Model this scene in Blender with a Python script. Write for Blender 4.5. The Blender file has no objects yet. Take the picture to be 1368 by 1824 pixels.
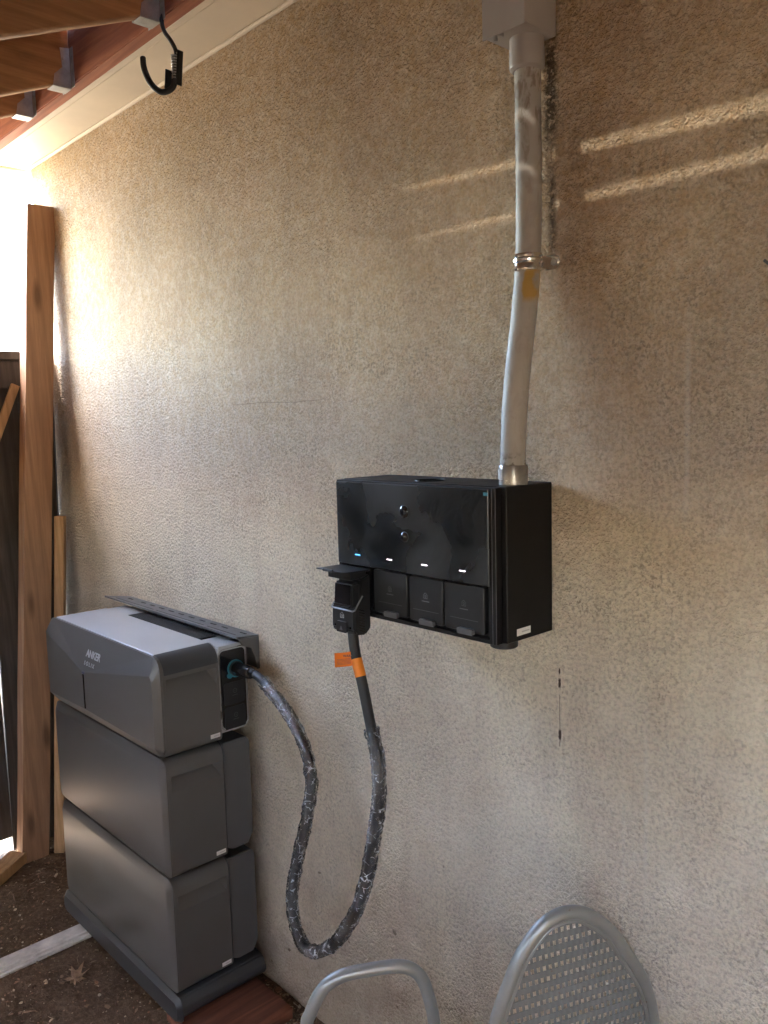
import bpy, bmesh, math, random
from mathutils import Vector, Matrix, noise
R = math.radians
random.seed(7)
S = bpy.context.scene
C = S.collection

# ------------------------------------------------------------ camera
cam = bpy.data.cameras.new("camera")
co = bpy.data.objects.new("camera", cam); C.objects.link(co); S.camera = co
yaw, pitch, roll = 0.82561084, 0.11152935, -0.02623985
fw = Vector((-math.sin(yaw)*math.cos(pitch), math.cos(yaw)*math.cos(pitch), -math.sin(pitch)))
r0 = Vector((math.cos(yaw), math.sin(yaw), 0)); u0 = r0.cross(fw)
rr = math.cos(roll)*r0 + math.sin(roll)*u0
uu = -math.sin(roll)*r0 + math.cos(roll)*u0
M = Matrix(((rr.x, uu.x, -fw.x, 0), (rr.y, uu.y, -fw.y, -1.3), (rr.z, uu.z, -fw.z, 1.65), (0, 0, 0, 1)))
co.matrix_world = M
cam.sensor_fit = 'VERTICAL'; cam.sensor_height = 24; cam.lens = 24*1488.476/1824
cam.clip_start = 0.02; cam.clip_end = 3000

# ------------------------------------------------------------ light
SUN_EL, SUN_AZ = 50.0, 10.0           # azimuth measured from straight behind the camera (-Y) towards the left (-X)
W = bpy.data.worlds.new("World"); S.world = W; W.use_nodes = True
nt = W.node_tree
bg = nt.nodes["Background"]
sky = nt.nodes.new("ShaderNodeTexSky"); sky.sky_type = 'NISHITA'; sky.sun_disc = False
sky.sun_elevation = R(SUN_EL)
sky.sun_rotation = R(180+SUN_AZ)
sky.dust_density = 2.0; sky.air_density = 1.0; sky.ozone_density = 1.0
nt.links.new(sky.outputs[0], bg.inputs[0]); bg.inputs[1].default_value = 0.15
sl = bpy.data.lights.new("sun", 'SUN'); sl.energy = 2.4; sl.angle = R(0.53); sl.color = (1.0, 0.95, 0.86)
so = bpy.data.objects.new("sun", sl); C.objects.link(so)
sd = Vector((-math.sin(R(SUN_AZ))*math.cos(R(SUN_EL)), -math.cos(R(SUN_AZ))*math.cos(R(SUN_EL)), math.sin(R(SUN_EL))))
so.rotation_euler = sd.to_track_quat('Z', 'Y').to_euler()
so.location = sd*20
S.view_settings.view_transform = 'Standard'; S.view_settings.look = 'None'
S.view_settings.exposure = 6.15; S.view_settings.gamma = 1.0
S.cycles.max_bounces = 10; S.cycles.diffuse_bounces = 7; S.cycles.glossy_bounces = 5
S.cycles.transparent_max_bounces = 12
S.cycles.sample_clamp_indirect = 6.0
S.cycles.use_denoising = True

# ------------------------------------------------------------ helpers
def bm_new(): return bmesh.new()

def obj(name, bm, m=None, parent=None, smooth=True, kind=None, label=None, cat=None, group=None, auto=35):
    me = bpy.data.meshes.new(name)
    bmesh.ops.recalc_face_normals(bm, faces=bm.faces)
    if parent is not None:
        off = root_loc(parent)
    else:
        xs = [v.co for v in bm.verts]
        off = Vector(((min(v.x for v in xs)+max(v.x for v in xs))/2, (min(v.y for v in xs)+max(v.y for v in xs))/2, min(v.z for v in xs)))
    bmesh.ops.translate(bm, verts=bm.verts, vec=-off)
    if smooth:
        ang = R(auto)
        for f in bm.faces: f.smooth = True
        for e in bm.edges:
            if len(e.link_faces) == 2 and e.calc_face_angle(0) > ang: e.smooth = False
    bm.to_mesh(me); bm.free()
    o = bpy.data.objects.new(name, me); C.objects.link(o)
    if m is not None:
        for mm in (m if isinstance(m, (list, tuple)) else [m]): me.materials.append(mm)
    if parent is not None: o.parent = parent
    else: o.location = off
    if kind: o["kind"] = kind
    if label: o["label"] = label
    if cat: o["category"] = cat
    if group: o["group"] = group
    return o

def root_loc(p):
    v = Vector((0, 0, 0))
    while p is not None:
        v += p.location; p = p.parent
    return v

def thing(name, loc, label, cat, group=None):
    o = bpy.data.objects.new(name, None); C.objects.link(o); o.location = loc
    o.empty_display_size = 0.05
    o["label"] = label; o["category"] = cat
    if group: o["group"] = group
    return o

def box(bm, x0, x1, y0, y1, z0, z1, bev=0.0, seg=1, mi=0):
    m = Matrix.Translation(((x0+x1)/2, (y0+y1)/2, (z0+z1)/2)) @ Matrix.Diagonal((abs(x1-x0), abs(y1-y0), abs(z1-z0), 1))
    r = bmesh.ops.create_cube(bm, size=1, matrix=m)
    vs = r['verts']
    es = list({e for v in vs for e in v.link_edges})
    fs = list({f for v in vs for f in v.link_faces})
    for f in fs: f.material_index = mi
    if bev > 0: bmesh.ops.bevel(bm, geom=es, offset=bev, segments=seg, profile=0.5, affect='EDGES')
    return bm

def beam(bm, p0, p1, w, d, side=(1, 0, 0), bev=0.002, seg=1, nsub=0, jit=0):
    """box from p0 to p1; w along `side`, d along the third axis"""
    p0, p1 = Vector(p0), Vector(p1)
    a = (p1-p0); L = a.length; a.normalize()
    s = Vector(side); s = (s - a*s.dot(a)).normalized(); t = a.cross(s)
    t0 = bm_new()
    r = bmesh.ops.create_cube(t0, size=1, matrix=Matrix.Diagonal((w, d, L, 1)))
    if nsub:
        es = [e for e in t0.edges if abs((e.verts[0].co-e.verts[1].co).z) > L*0.5]
        bmesh.ops.subdivide_edges(t0, edges=es, cuts=nsub)
    if bev: bmesh.ops.bevel(t0, geom=[e for e in t0.edges if len(e.link_faces) == 2 and e.calc_face_angle(0) > 0.5], offset=bev, segments=seg, affect='EDGES')
    mm = Matrix(((s.x, t.x, a.x, 0), (s.y, t.y, a.y, 0), (s.z, t.z, a.z, 0), (0, 0, 0, 1)))
    c = (p0+p1)/2
    for v in t0.verts:
        q = v.co.copy()
        if jit:
            q.x += (noise.noise(Vector((q.z*2.3, 3+w, 0)))*jit); q.y += noise.noise(Vector((q.z*2.1, 9, d)))*jit
        v.co = mm @ q + c
    merge(bm, t0)
    return bm

def merge(bm, other):
    me = bpy.data.meshes.new("tmp"); other.to_mesh(me); other.free(); bm.from_mesh(me); bpy.data.meshes.remove(me)

def spline(pts, n=10):
    P = [Vector(p) for p in pts]; out = []
    for i in range(len(P)-1):
        a = P[max(i-1, 0)]; b = P[i]; c = P[i+1]; d = P[min(i+2, len(P)-1)]
        for k in range(n):
            t = k/n
            out.append(0.5*((2*b)+(c-a)*t+(2*a-5*b+4*c-d)*t*t+(-a+3*b-3*c+d)*t*t*t))
    out.append(P[-1]); return out

def tube(bm, pts, r, n=14, rad=None, cap=True, closed=False, ell=None):
    P = [Vector(p) for p in pts]; N = len(P); rings = []
    t0 = (P[1]-P[0]).normalized()
    ref = Vector((0, 0, 1)) if abs(t0.z) < .9 else Vector((1, 0, 0))
    s = t0.cross(ref).normalized()
    for i in range(N):
        if closed: t = (P[(i+1) % N]-P[i-1]).normalized()
        else: t = (P[min(i+1, N-1)]-P[max(i-1, 0)]).normalized()
        s = (s - t*s.dot(t)).normalized(); b = t.cross(s)
        rg = []
        for k in range(n):
            a = 2*math.pi*k/n
            q = rad(i, a) if rad else r
            rg.append(bm.verts.new(P[i]+(s*math.cos(a)+b*math.sin(a))*q))
        rings.append(rg)
    for i in range(N-1 if not closed else N):
        A, B = rings[i], rings[(i+1) % N]
        for k in range(n):
            bm.faces.new((A[k], A[(k+1) % n], B[(k+1) % n], B[k]))
    if cap and not closed:
        bm.faces.new(rings[0][::-1]); bm.faces.new(rings[-1])
    return bm

def cyl(bm, p0, p1, r, n=24, bev=0.0, r2=None):
    p0, p1 = Vector(p0), Vector(p1); a = (p1-p0).normalized(); L = (p1-p0).length
    r2 = r if r2 is None else r2
    if bev:
        pts = [p0, p0+a*1e-5, p0+a*bev, p1-a*bev, p1-a*1e-5, p1]; rs = [r-bev, r-bev, r, r2, r2-bev, r2-bev]
        pts = [p0, p0+a*bev, p1-a*bev, p1]; rs = [r-bev, r, r2, r2-bev]
        tube(bm, pts, r, n, rad=lambda i, _: rs[i])
    else:
        rs = [r, r2]; tube(bm, [p0, p1], r, n, rad=lambda i, _: rs[i])
    return bm

def prism(bm, poly, f0, f1, mi=0):
    """poly: list of (a,b); f0,f1 map (a,b)->Vector for the two caps"""
    A = [bm.verts.new(f0(a, b)) for a, b in poly]; B = [bm.verts.new(f1(a, b)) for a, b in poly]
    n = len(poly)
    fs = [bm.faces.new(A[::-1]), bm.faces.new(B)]
    for i in range(n): fs.append(bm.faces.new((A[i], A[(i+1) % n], B[(i+1) % n], B[i])))
    for f in fs: f.material_index = mi
    return A, B

def rrect(x0, x1, z0, z1, r, n=6):
    """rounded rectangle; r = (bl, br, tr, tl)"""
    if not isinstance(r, (tuple, list)): r = (r,)*4
    out = []
    for (cx, cz, sx, sz, a0), q in zip(((x0, z0, 1, 1, 180), (x1, z0, -1, 1, 270), (x1, z1, -1, -1, 0), (x0, z1, 1, -1, 90)), r):
        for k in range(n+1):
            a = R(a0+90*k/n)
            out.append((cx+sx*q+math.cos(a)*q, cz+sz*q+math.sin(a)*q))
    return out

def bool_diff(o, cutter_bm):
    me = bpy.data.meshes.new("cut"); bmesh.ops.recalc_face_normals(cutter_bm, faces=cutter_bm.faces)
    cutter_bm.to_mesh(me); cutter_bm.free()
    k = bpy.data.objects.new("cut", me); C.objects.link(k)
    k.location = -Vector((0, 0, 0))
    m = o.modifiers.new("b", 'BOOLEAN'); m.object = k; m.solver = 'EXACT'; m.operation = 'DIFFERENCE'
    bpy.context.view_layer.update()
    dg = bpy.context.evaluated_depsgraph_get()
    ne = bpy.data.meshes.new_from_object(o.evaluated_get(dg))
    o.modifiers.clear(); old = o.data; nm = old.name; o.data = ne; bpy.data.meshes.remove(old); ne.name = nm
    bpy.data.objects.remove(k); bpy.data.meshes.remove(me)
    bm = bm_new(); bm.from_mesh(ne)
    for f in bm.faces: f.smooth = True
    for e in bm.edges: e.smooth = not (len(e.link_faces) == 2 and e.calc_face_angle(0) > R(32))
    bm.to_mesh(ne); bm.free()

# ------------------------------------------------------------ materials
class NT:
    def __init__(s, name):
        s.m = bpy.data.materials.new(name); s.m.use_nodes = True; s.t = s.m.node_tree
        s.b = s.t.nodes["Principled BSDF"]; s.out = s.t.nodes["Material Output"]
        s.tc = s.t.nodes.new("ShaderNodeTexCoord")
    def n(s, typ, **kw):
        nd = s.t.nodes.new(typ)
        for k, v in kw.items(): setattr(nd, k, v)
        return nd
    def l(s, a, b): s.t.links.new(a, b)
    def mapping(s, scale=(1, 1, 1), rot=(0, 0, 0), loc=(0, 0, 0), src='Object'):
        mp = s.n("ShaderNodeMapping"); mp.inputs['Scale'].default_value = scale; mp.inputs['Rotation'].default_value = rot; mp.inputs['Location'].default_value = loc
        s.l(s.tc.outputs[src], mp.inputs[0]); return mp.outputs[0]
    def noise(s, vec, scale, detail=4, rough=.55, dist=0):
        nd = s.n("ShaderNodeTexNoise"); nd.inputs['Scale'].default_value = scale; nd.inputs['Detail'].default_value = detail
        nd.inputs['Roughness'].default_value = rough; nd.inputs['Distortion'].default_value = dist
        s.l(vec, nd.inputs['Vector']); return nd.outputs[0]
    def ramp(s, fac, stops):
        nd = s.n("ShaderNodeValToRGB"); e = nd.color_ramp.elements
        while len(e) < len(stops): e.new(0.5)
        for i, (p, c) in enumerate(stops):
            e[i].position = p; e[i].color = (c, c, c, 1) if not isinstance(c, (tuple, list)) else (*c, 1)
        s.l(fac, nd.inputs[0]); return nd.outputs[0]
    def mix(s, fac, a, b, mode='MIX'):
        nd = s.n("ShaderNodeMix", data_type='RGBA', blend_type=mode)
        for v, i in ((fac, 0), (a, 6), (b, 7)):
            if hasattr(v, 'node'): s.l(v, nd.inputs[i])
            elif i == 0: nd.inputs[0].default_value = v
            else: nd.inputs[i].default_value = (*v, 1)
        return nd.outputs[2]
    def math(s, op, a, b=0.0, clamp=False):
        nd = s.n("ShaderNodeMath", operation=op, use_clamp=clamp)
        for v, i in ((a, 0), (b, 1)):
            if hasattr(v, 'node'): s.l(v, nd.inputs[i])
            else: nd.inputs[i].default_value = v
        return nd.outputs[0]
    def bump(s, h, strength, dist, normal=None):
        nd = s.n("ShaderNodeBump"); nd.inputs['Strength'].default_value = strength; nd.inputs['Distance'].default_value = dist
        s.l(h, nd.inputs['Height'])
        if normal is not None: s.l(normal, nd.inputs['Normal'])
        s.l(nd.outputs[0], s.b.inputs['Normal']); return nd.outputs[0]
    def col(s, c):
        if hasattr(c, 'node'): s.l(c, s.b.inputs['Base Color'])
        else: s.b.inputs['Base Color'].default_value = (*c, 1)
    def set(s, **kw):
        for k, v in kw.items():
            i = s.b.inputs[k.replace('_', ' ')]
            if hasattr(v, 'node'): s.l(v, i)
            else: i.default_value = v
    def sep(s, src='Object', vec=None):
        nd = s.n("ShaderNodeSeparateXYZ"); s.l(vec if vec is not None else s.tc.outputs[src], nd.inputs[0]); return nd.outputs

def band(M, v, c, w, soft):
    """1 inside |v-c|<w, fading over soft"""
    d = M.math('ABSOLUTE', M.math('SUBTRACT', v, c))
    return M.math('SUBTRACT', 1.0, M.math('DIVIDE', M.math('SUBTRACT', d, w), soft, True), True)

def mat_wood(name, light, dark, axis='z', scale=1.0, rough=.7, blotch=.35, knots=True, bump=.25):
    m = NT(name)
    sc = {'x': (.9, 14, 14), 'y': (14, .9, 14), 'z': (14, 14, .9)}[axis]
    sc = tuple(v*scale for v in sc)
    v = m.mapping(sc)
    a = m.noise(v, 3.0, 6, .6, .6)
    g = m.n("ShaderNodeTexWave", wave_type='BANDS', bands_direction='DIAGONAL'); g.inputs['Scale'].default_value = 1.6
    g.inputs['Distortion'].default_value = 5; g.inputs['Detail'].default_value = 3; g.inputs['Detail Scale'].default_value = .8
    m.l(v, g.inputs['Vector'])
    fine = m.noise(m.mapping(tuple(s_*9 for s_ in sc)), 2.0, 3, .6)
    c = m.mix(m.ramp(a, [(.3, 0.0), (.72, 1.0)]), dark, light)
    c = m.mix(m.math('MULTIPLY', m.ramp(g.outputs[1], [(.55, 0), (.95, 1)]), .45), c, tuple(d*.75 for d in dark))
    c = m.mix(m.math('MULTIPLY', m.ramp(fine, [(.35, 1), (.6, 0)]), .3), c, tuple(d*.6 for d in dark))
    bl = m.ramp(m.noise(m.mapping((1, 1, 1)), 5.0, 3, .6), [(.35, 0), (.7, 1)])
    c = m.mix(m.math('MULTIPLY', bl, blotch), c, tuple(d*.7 for d in dark))
    if knots:
        vo = m.n("ShaderNodeTexVoronoi"); vo.inputs['Scale'].default_value = 1.0
        m.l(m.mapping({'x': (2.3, 9, 9), 'y': (9, 2.3, 9), 'z': (9, 9, 2.3)}[axis]), vo.inputs['Vector'])
        kn = m.ramp(vo.outputs['Distance'], [(.06, 1), (.17, 0)])
        c = m.mix(m.math('MULTIPLY', kn, .75), c, tuple(d*.35 for d in dark))
    m.col(c); m.set(Roughness=rough); m.b.inputs['Specular IOR Level'].default_value = .3
    m.bump(m.math('ADD', fine, m.math('MULTIPLY', a, .6)), bump, .002)
    return m.m

def mat_plain(name, c, rough=.5, metal=0.0, spec=.5, bump=0, bscale=200, var=.08, vscale=12, coat=0):
    m = NT(name)
    n_ = m.noise(m.mapping(), vscale, 5, .6)
    c2 = tuple(x*(1-var*2) for x in c); c1 = tuple(min(1, x*(1+var)) for x in c)
    m.col(m.mix(m.ramp(n_, [(.3, 0), (.7, 1)]), c2, c1))
    m.set(Metallic=metal); m.b.inputs['Specular IOR Level'].default_value = spec
    m.l(m.math('ADD', rough-.06, m.math('MULTIPLY', m.noise(m.mapping(), vscale*2.3, 4), .12)), m.b.inputs['Roughness'])
    if bump: m.bump(m.noise(m.mapping(), bscale, 3), bump, .001)
    if coat: m.b.inputs['Coat Weight'].default_value = coat
    return m.m

def mat_stucco():
    m = NT("stucco")
    P = m.mapping(src='Object'); g = m.n("ShaderNodeNewGeometry"); pos = g.outputs['Position']
    s = m.sep(vec=pos)
    # relief: knocked-down sand texture
    n1 = m.noise(pos, 122, 3, .6, .25); n2 = m.noise(pos, 260, 2, .6, 0); n3 = m.noise(pos, 7, 3, .5)
    vo = m.n("ShaderNodeTexVoronoi", feature='SMOOTH_F1'); vo.inputs['Scale'].default_value = 140; m.l(pos, vo.inputs['Vector'])
    rough_zone = m.ramp(m.noise(pos, 2.4, 3, .6), [(.35, .55), (.65, 1)])
    h = m.math('ADD', m.math('MULTIPLY', m.ramp(n1, [(.36, 0), (.62, 1)]), .9), m.math('MULTIPLY', n2, .55))
    h = m.math('ADD', h, m.math('MULTIPLY', vo.outputs['Distance'], -.6))
    hl = h
    h = m.math('MULTIPLY', h, rough_zone)
    h = m.math('ADD', h, m.math('MULTIPLY', n3, .8))
    m.bump(h, 1.0, .0115)
    # colour: aged off-white paint, brown grime with painted warm bounce higher up, rain streaks, dirt and painted shade in the pits
    big = m.noise(pos, 1.7, 5, .6, .4)
    mp = m.n("ShaderNodeMapping"); mp.inputs['Scale'].default_value = (5, 5, 1.3); m.l(pos, mp.inputs[0])
    streak = m.noise(mp.outputs[0], 1.3, 6, .68, .4)
    base = m.mix(m.ramp(big, [(.3, 0), (.7, 1)]), (.80, .695, .525), (.87, .79, .645))
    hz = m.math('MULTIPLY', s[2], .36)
    grime_bounce = m.ramp(m.math('ADD', hz, m.math('MULTIPLY', m.math('SUBTRACT', big, .5), .30)), [(.42, 0), (.62, .70), (.95, .90)])
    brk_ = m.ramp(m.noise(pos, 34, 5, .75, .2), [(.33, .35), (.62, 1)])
    base = m.mix(m.math('MULTIPLY', grime_bounce, brk_), base, (.57, .375, .185))  # real grime, with the roof's warm bounce painted into its orange
    base = m.mix(m.math('MULTIPLY', m.ramp(streak, [(.46, 0), (.66, 1)]), .20), base, (.44, .32, .24))
    pink = m.ramp(m.noise(pos, 2.6, 5, .7), [(.48, 0), (.64, 1)])
    base = m.mix(m.math('MULTIPLY', m.math('MULTIPLY', pink, brk_), .28), base, (.47, .33, .26))
    pit = m.ramp(m.noise(pos, 135, 4, .62, .3), [(.40, 1), (.50, 0)])
    pitmask = m.ramp(m.noise(pos, 2.1, 5, .65, .5), [(.42, .18), (.62, 1)])
    base = m.mix(m.math('MULTIPLY', m.math('MULTIPLY', pit, pitmask), m.ramp(m.noise(pos, 15, 3, .6), [(.35, .15), (.65, .6)])), base, (.19, .15, .115))
    crev = m.math('MULTIPLY', m.ramp(hl, [(.12, 1), (.62, 0)]), m.math('MULTIPLY', rough_zone, .26))  # relief shade painted into the low spots, along with crevice dirt
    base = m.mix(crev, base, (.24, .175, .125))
    def pale(x, w, z0, z1, k):
        return m.math('MULTIPLY', m.math('MULTIPLY', band(m, m.math('ADD', s[0], m.math('MULTIPLY', m.noise(pos, 5, 2), .012)), x+.006, w, .006), band(m, s[2], (z0+z1)/2, (z1-z0)/2-.1, .12)), k)
    base = m.mix(m.math('MAXIMUM', pale(-.6715, .001, 1.45, 1.82, .35), pale(-.74, .001, .75, 1.15, .25)), base, (.80, .76, .68))
    # white mineral runs
    mp2 = m.n("ShaderNodeMapping"); mp2.inputs['Scale'].default_value = (24, 1, .35); m.l(pos, mp2.inputs[0])
    runs = m.ramp(m.noise(mp2.outputs[0], 1.2, 3, .5), [(.66, 0), (.74, 1)])
    low = m.ramp(m.math('MULTIPLY', s[2], .4), [(.2, 1), (.62, 0)])
    base = m.mix(m.math('MULTIPLY', m.math('MULTIPLY', runs, low), .35), base, (.74, .70, .64))
    # dirt splash near the ground
    spl = m.ramp(m.math('ADD', s[2], m.math('MULTIPLY', m.noise(pos, 12, 4, .7), .7)), [(.42, .55), (.85, 0)])
    base = m.mix(spl, base, (.33, .25, .18))
    fle = m.ramp(m.noise(pos, 26, 2, .5), [(.725, 0), (.75, 1)])
    base = m.mix(m.math('MULTIPLY', fle, m.ramp(s[2], [(.3, .8), (.9, 0)])), base, (.13, .08, .055))
    # stains beside the pipe: dark mildew, and the tar drips below the box
    gr = m.ramp(m.noise(pos, 90, 4, .7), [(.40, 0), (.5, 1)])
    def stain(x, w, z0, z1, soft=.02):
        return m.math('MULTIPLY', band(m, s[0], x, w, .012), band(m, s[2], (z0+z1)/2, (z1-z0)/2, soft))
    st = m.math('MULTIPLY', m.math('MAXIMUM', stain(-.939, .007, 2.17, 2.29, .07), stain(-.937, .0005, 1.97, 2.07, .05)), gr)
    base = m.mix(m.math('MULTIPLY', st, .85), base, (.07, .05, .035))
    wob = m.math('ADD', s[0], m.math('MULTIPLY', m.noise(pos, 14, 2), .006))
    def drip(w, z0, z1):
        d = m.math('ABSOLUTE', m.math('SUBTRACT', wob, -.9205)); 
        a = m.math('SUBTRACT', 1.0, m.math('DIVIDE', m.math('SUBTRACT', d, m.math('MULTIPLY', m.noise(pos, 160, 3, .6), w*2.1)), .0008, True), True)
        return m.math('MULTIPLY', a, band(m, s[2], (z0+z1)/2, (z1-z0)/2, .004))
    dr = m.math('MAXIMUM', m.math('MAXIMUM', drip(.0022, 1.128, 1.142), drip(.0026, 1.024, 1.040)), m.math('MAXIMUM', drip(.0014, 1.155, 1.162), m.math('MULTIPLY', drip(.0004, 1.01, 1.11), .7)))
    base = m.mix(m.math('MULTIPLY', dr, .93), base, (.035, .015, .012))
    # hairline crack
    cr = m.math('ADD', s[2], m.math('MULTIPLY', m.noise(pos, 6, 4, .7), .012))
    crk = m.math('MULTIPLY', m.math('SUBTRACT', 1.0, m.math('DIVIDE', m.math('ABSOLUTE', m.math('SUBTRACT', cr, 1.705)), .0016, True), True), band(m, s[0], -1.83, .17, .05))
    base = m.mix(m.math('MULTIPLY', crk, .6), base, (.2, .14, .1))
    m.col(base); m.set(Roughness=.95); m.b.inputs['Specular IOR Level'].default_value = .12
    return m.m

def mat_ground():
    m = NT("dirt")
    g = m.n("ShaderNodeNewGeometry"); pos = g.outputs['Position']; s = m.sep(vec=pos)
    a = m.noise(pos, 7, 6, .65, .3); b = m.noise(pos, 60, 5, .7); c_ = m.noise(pos, 220, 3, .7)
    dirt = m.mix(m.ramp(a, [(.3, 0), (.7, 1)]), (.075, .048, .031), (.15, .10, .066))
    dirt = m.mix(m.ramp(b, [(.45, 0), (.75, 1)]), dirt, (.22, .155, .10))
    dirt = m.mix(m.ramp(c_, [(.62, 0), (.72, 1)]), dirt, (.30, .22, .15))
    yard = m.mix(m.ramp(b, [(.35, 0), (.65, 1)]), (.13, .11, .08), (.22, .19, .14))
    f1 = m.ramp(m.math('ADD', m.math('MULTIPLY', s[0], -1.0), m.math('MULTIPLY', a, .15)), [(0, 0), (1, 1)])
    out = m.math('GREATER_THAN', m.math('MULTIPLY', s[0], -1.0), 3.42)
    m.col(m.mix(out, dirt, yard)); m.set(Roughness=.95); m.b.inputs['Specular IOR Level'].default_value = .15
    m.bump(m.math('ADD', m.math('MULTIPLY', b, 1.0), m.math('MULTIPLY', c_, .4)), .9, .012)
    return m.m

def mat_brushed(name, c, rough=.42, metal=.55, bump=.05):
    m = NT(name)
    n1 = m.noise(m.mapping(), 3.5, 4, .6); n2 = m.noise(m.mapping(), 900, 2, .6)
    m.col(m.mix(m.ramp(n1, [(.3, 0), (.7, 1)]), tuple(x*.93 for x in c), tuple(x*1.05 for x in c)))
    m.set(Metallic=metal); m.l(m.math('ADD', rough-.04, m.math('MULTIPLY', n1, .08)), m.b.inputs['Roughness'])
    m.bump(n2, bump, .0006)
    return m.m

def mat_glass_black():
    m = NT("black_glass")
    # smudged protective film: clean / greasy patches change the roughness, wrinkles in the film bend the reflection
    p = m.mapping()
    sm = m.noise(p, 7, 4, .5, .5)
    m.col(m.mix(m.ramp(sm, [(.42, 0), (.66, 1)]), (.005, .007, .009), (.028, .031, .033))); m.b.inputs['Specular IOR Level'].default_value = .5
    m.l(m.ramp(sm, [(.30, .15), (.75, .40)]), m.b.inputs['Roughness'])
    m.b.inputs['Coat Weight'].default_value = .3; m.b.inputs['Coat Roughness'].default_value = .05
    m.bump(m.noise(p, 8, 3, .5, 1.6), .4, .005)
    return m.m

def mat_film():
    m = NT("clear_film")
    t = m.t; tr = m.n("ShaderNodeBsdfTransparent"); tr.inputs[0].default_value = (.93, .95, .97, 1)
    gl = m.n("ShaderNodeBsdfGlossy"); gl.inputs['Roughness'].default_value = .07
    df = m.n("ShaderNodeBsdfDiffuse"); df.inputs[0].default_value = (.8, .84, .88, 1)
    p = m.mapping()
    n1 = m.noise(p, 28, 2, .5, 1.5); n2 = m.noise(p, 70, 2, .5, 1.0)
    b = m.n("ShaderNodeBump"); b.inputs['Strength'].default_value = 1.0; b.inputs['Distance'].default_value = .006
    vf = m.n("ShaderNodeTexVoronoi"); vf.inputs['Scale'].default_value = 62; m.l(p, vf.inputs['Vector'])
    m.l(m.math('ADD', m.math('MULTIPLY', n1, .6), m.math('MULTIPLY', vf.outputs['Distance'], 1.1)), b.inputs['Height'])
    m.l(b.outputs[0], gl.inputs['Normal'])
    fr = m.n("ShaderNodeFresnel"); fr.inputs[0].default_value = 1.5; m.l(b.outputs[0], fr.inputs['Normal'])
    mx = m.n("ShaderNodeMixShader"); m.l(m.math('MULTIPLY', m.math('ADD', fr.outputs[0], .0), 1.25, True), mx.inputs[0]); m.l(tr.outputs[0], mx.inputs[1]); m.l(gl.outputs[0], mx.inputs[2])
    ve = m.n("ShaderNodeTexVoronoi", feature='DISTANCE_TO_EDGE'); ve.inputs['Scale'].default_value = 48; ve.inputs['Randomness'].default_value = 1
    wv = m.n('ShaderNodeVectorMath', operation='ADD'); nz_ = m.n('ShaderNodeTexNoise'); nz_.inputs['Scale'].default_value = 60; m.l(p, nz_.inputs['Vector'])
    sc_ = m.n('ShaderNodeVectorMath', operation='SCALE'); sc_.inputs['Scale'].default_value = .014; m.l(nz_.outputs['Color'], sc_.inputs[0]); m.l(p, wv.inputs[0]); m.l(sc_.outputs[0], wv.inputs[1]); m.l(wv.outputs[0], ve.inputs['Vector'])
    edge_ = m.ramp(ve.outputs['Distance'], [(.0, .75), (.045, .2), (.12, 0)])
    crease = m.math('MULTIPLY', edge_, m.ramp(m.noise(p, 42, 3, .6, .8), [(.47, .0), (.60, 1)]))
    hazy = m.math('MULTIPLY', m.ramp(m.noise(p, 13, 2, .5), [(.48, 0), (.66, 1)]), .16)
    crease = m.math('ADD', crease, hazy, True)
    mx2 = m.n("ShaderNodeMixShader"); m.l(crease, mx2.inputs[0]); m.l(mx.outputs[0], mx2.inputs[1]); m.l(df.outputs[0], mx2.inputs[2])
    m.l(mx2.outputs[0], m.out.inputs[0]); return m.m

def mat_emit(name, c, s_):
    m = NT(name); m.col((.02, .02, .02)); m.b.inputs['Emission Color'].default_value = (*c, 1); m.b.inputs['Emission Strength'].default_value = s_
    return m.m

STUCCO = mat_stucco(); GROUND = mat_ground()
M_soffit = mat_plain("soffit_paint", (.66, .57, .44), .6, bump=.15, bscale=60, var=.06, vscale=3)
M_ledger = mat_wood("redwood_stain", (.46, .18, .09), (.26, .085, .045), 'x', .8)
M_rafter = mat_wood("fir_lumber", (.50, .275, .13), (.33, .17, .085), 'y', .7)
M_sheath = mat_wood("sheathing_boards", (.50, .33, .18), (.30, .17, .09), 'x', .6)
M_post = mat_wood("cedar_post", (.45, .265, .15), (.31, .175, .10), 'z', .55, blotch=.3)
M_stick = mat_wood("pine_stick", (.62, .40, .20), (.45, .26, .12), 'z', 1.0, knots=False)
M_fence = mat_wood("weathered_fence", (.12, .10, .085), (.06, .05, .042), 'z', .7, rough=.85)
M_plank = mat_wood("red_plank", (.27, .10, .055), (.12, .045, .03), 'y', .7, rough=.8)
M_galv = mat_plain("galvanised_steel", (.42, .43, .43), .42, .85, bump=.05, bscale=90, var=.12, vscale=40)
M_chrome = mat_plain("bright_zinc", (.74, .77, .76), .16, 1.0, var=.05)
M_rubber = mat_plain("black_rubber", (.018, .018, .018), .55, 0, .4, bump=.1)
M_blackm = mat_plain("black_powder_coat", (.007, .007, .008), .5, 0, .22, bump=.25, bscale=700, var=.05)
M_blackp = mat_plain("black_plastic", (.012, .013, .015), .40, 0, .4, bump=.15, bscale=500)
M_glossb = mat_plain("gloss_black_plastic", (.008, .008, .010), .12, 0, .5)
M_bglass = mat_glass_black()
M_bat = mat_brushed("graphite_paint", (.124, .121, .115), .44, .40)
M_batdk = mat_brushed("dark_graphite_paint", (.060, .064, .070), .42, .45)
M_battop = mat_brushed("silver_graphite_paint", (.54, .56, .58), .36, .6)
M_bat2 = mat_brushed('rear_graphite_paint', (.115, .118, .122), .40, .4)
M_trim = mat_plain("trim_line_metal", (.38, .38, .38), .28, .8)
M_brk = mat_plain("bracket_paint", (.17, .175, .18), .42, .5, bump=.1, bscale=400)
M_teal = mat_plain("teal_plastic", (.02, .17, .22), .4)
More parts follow.
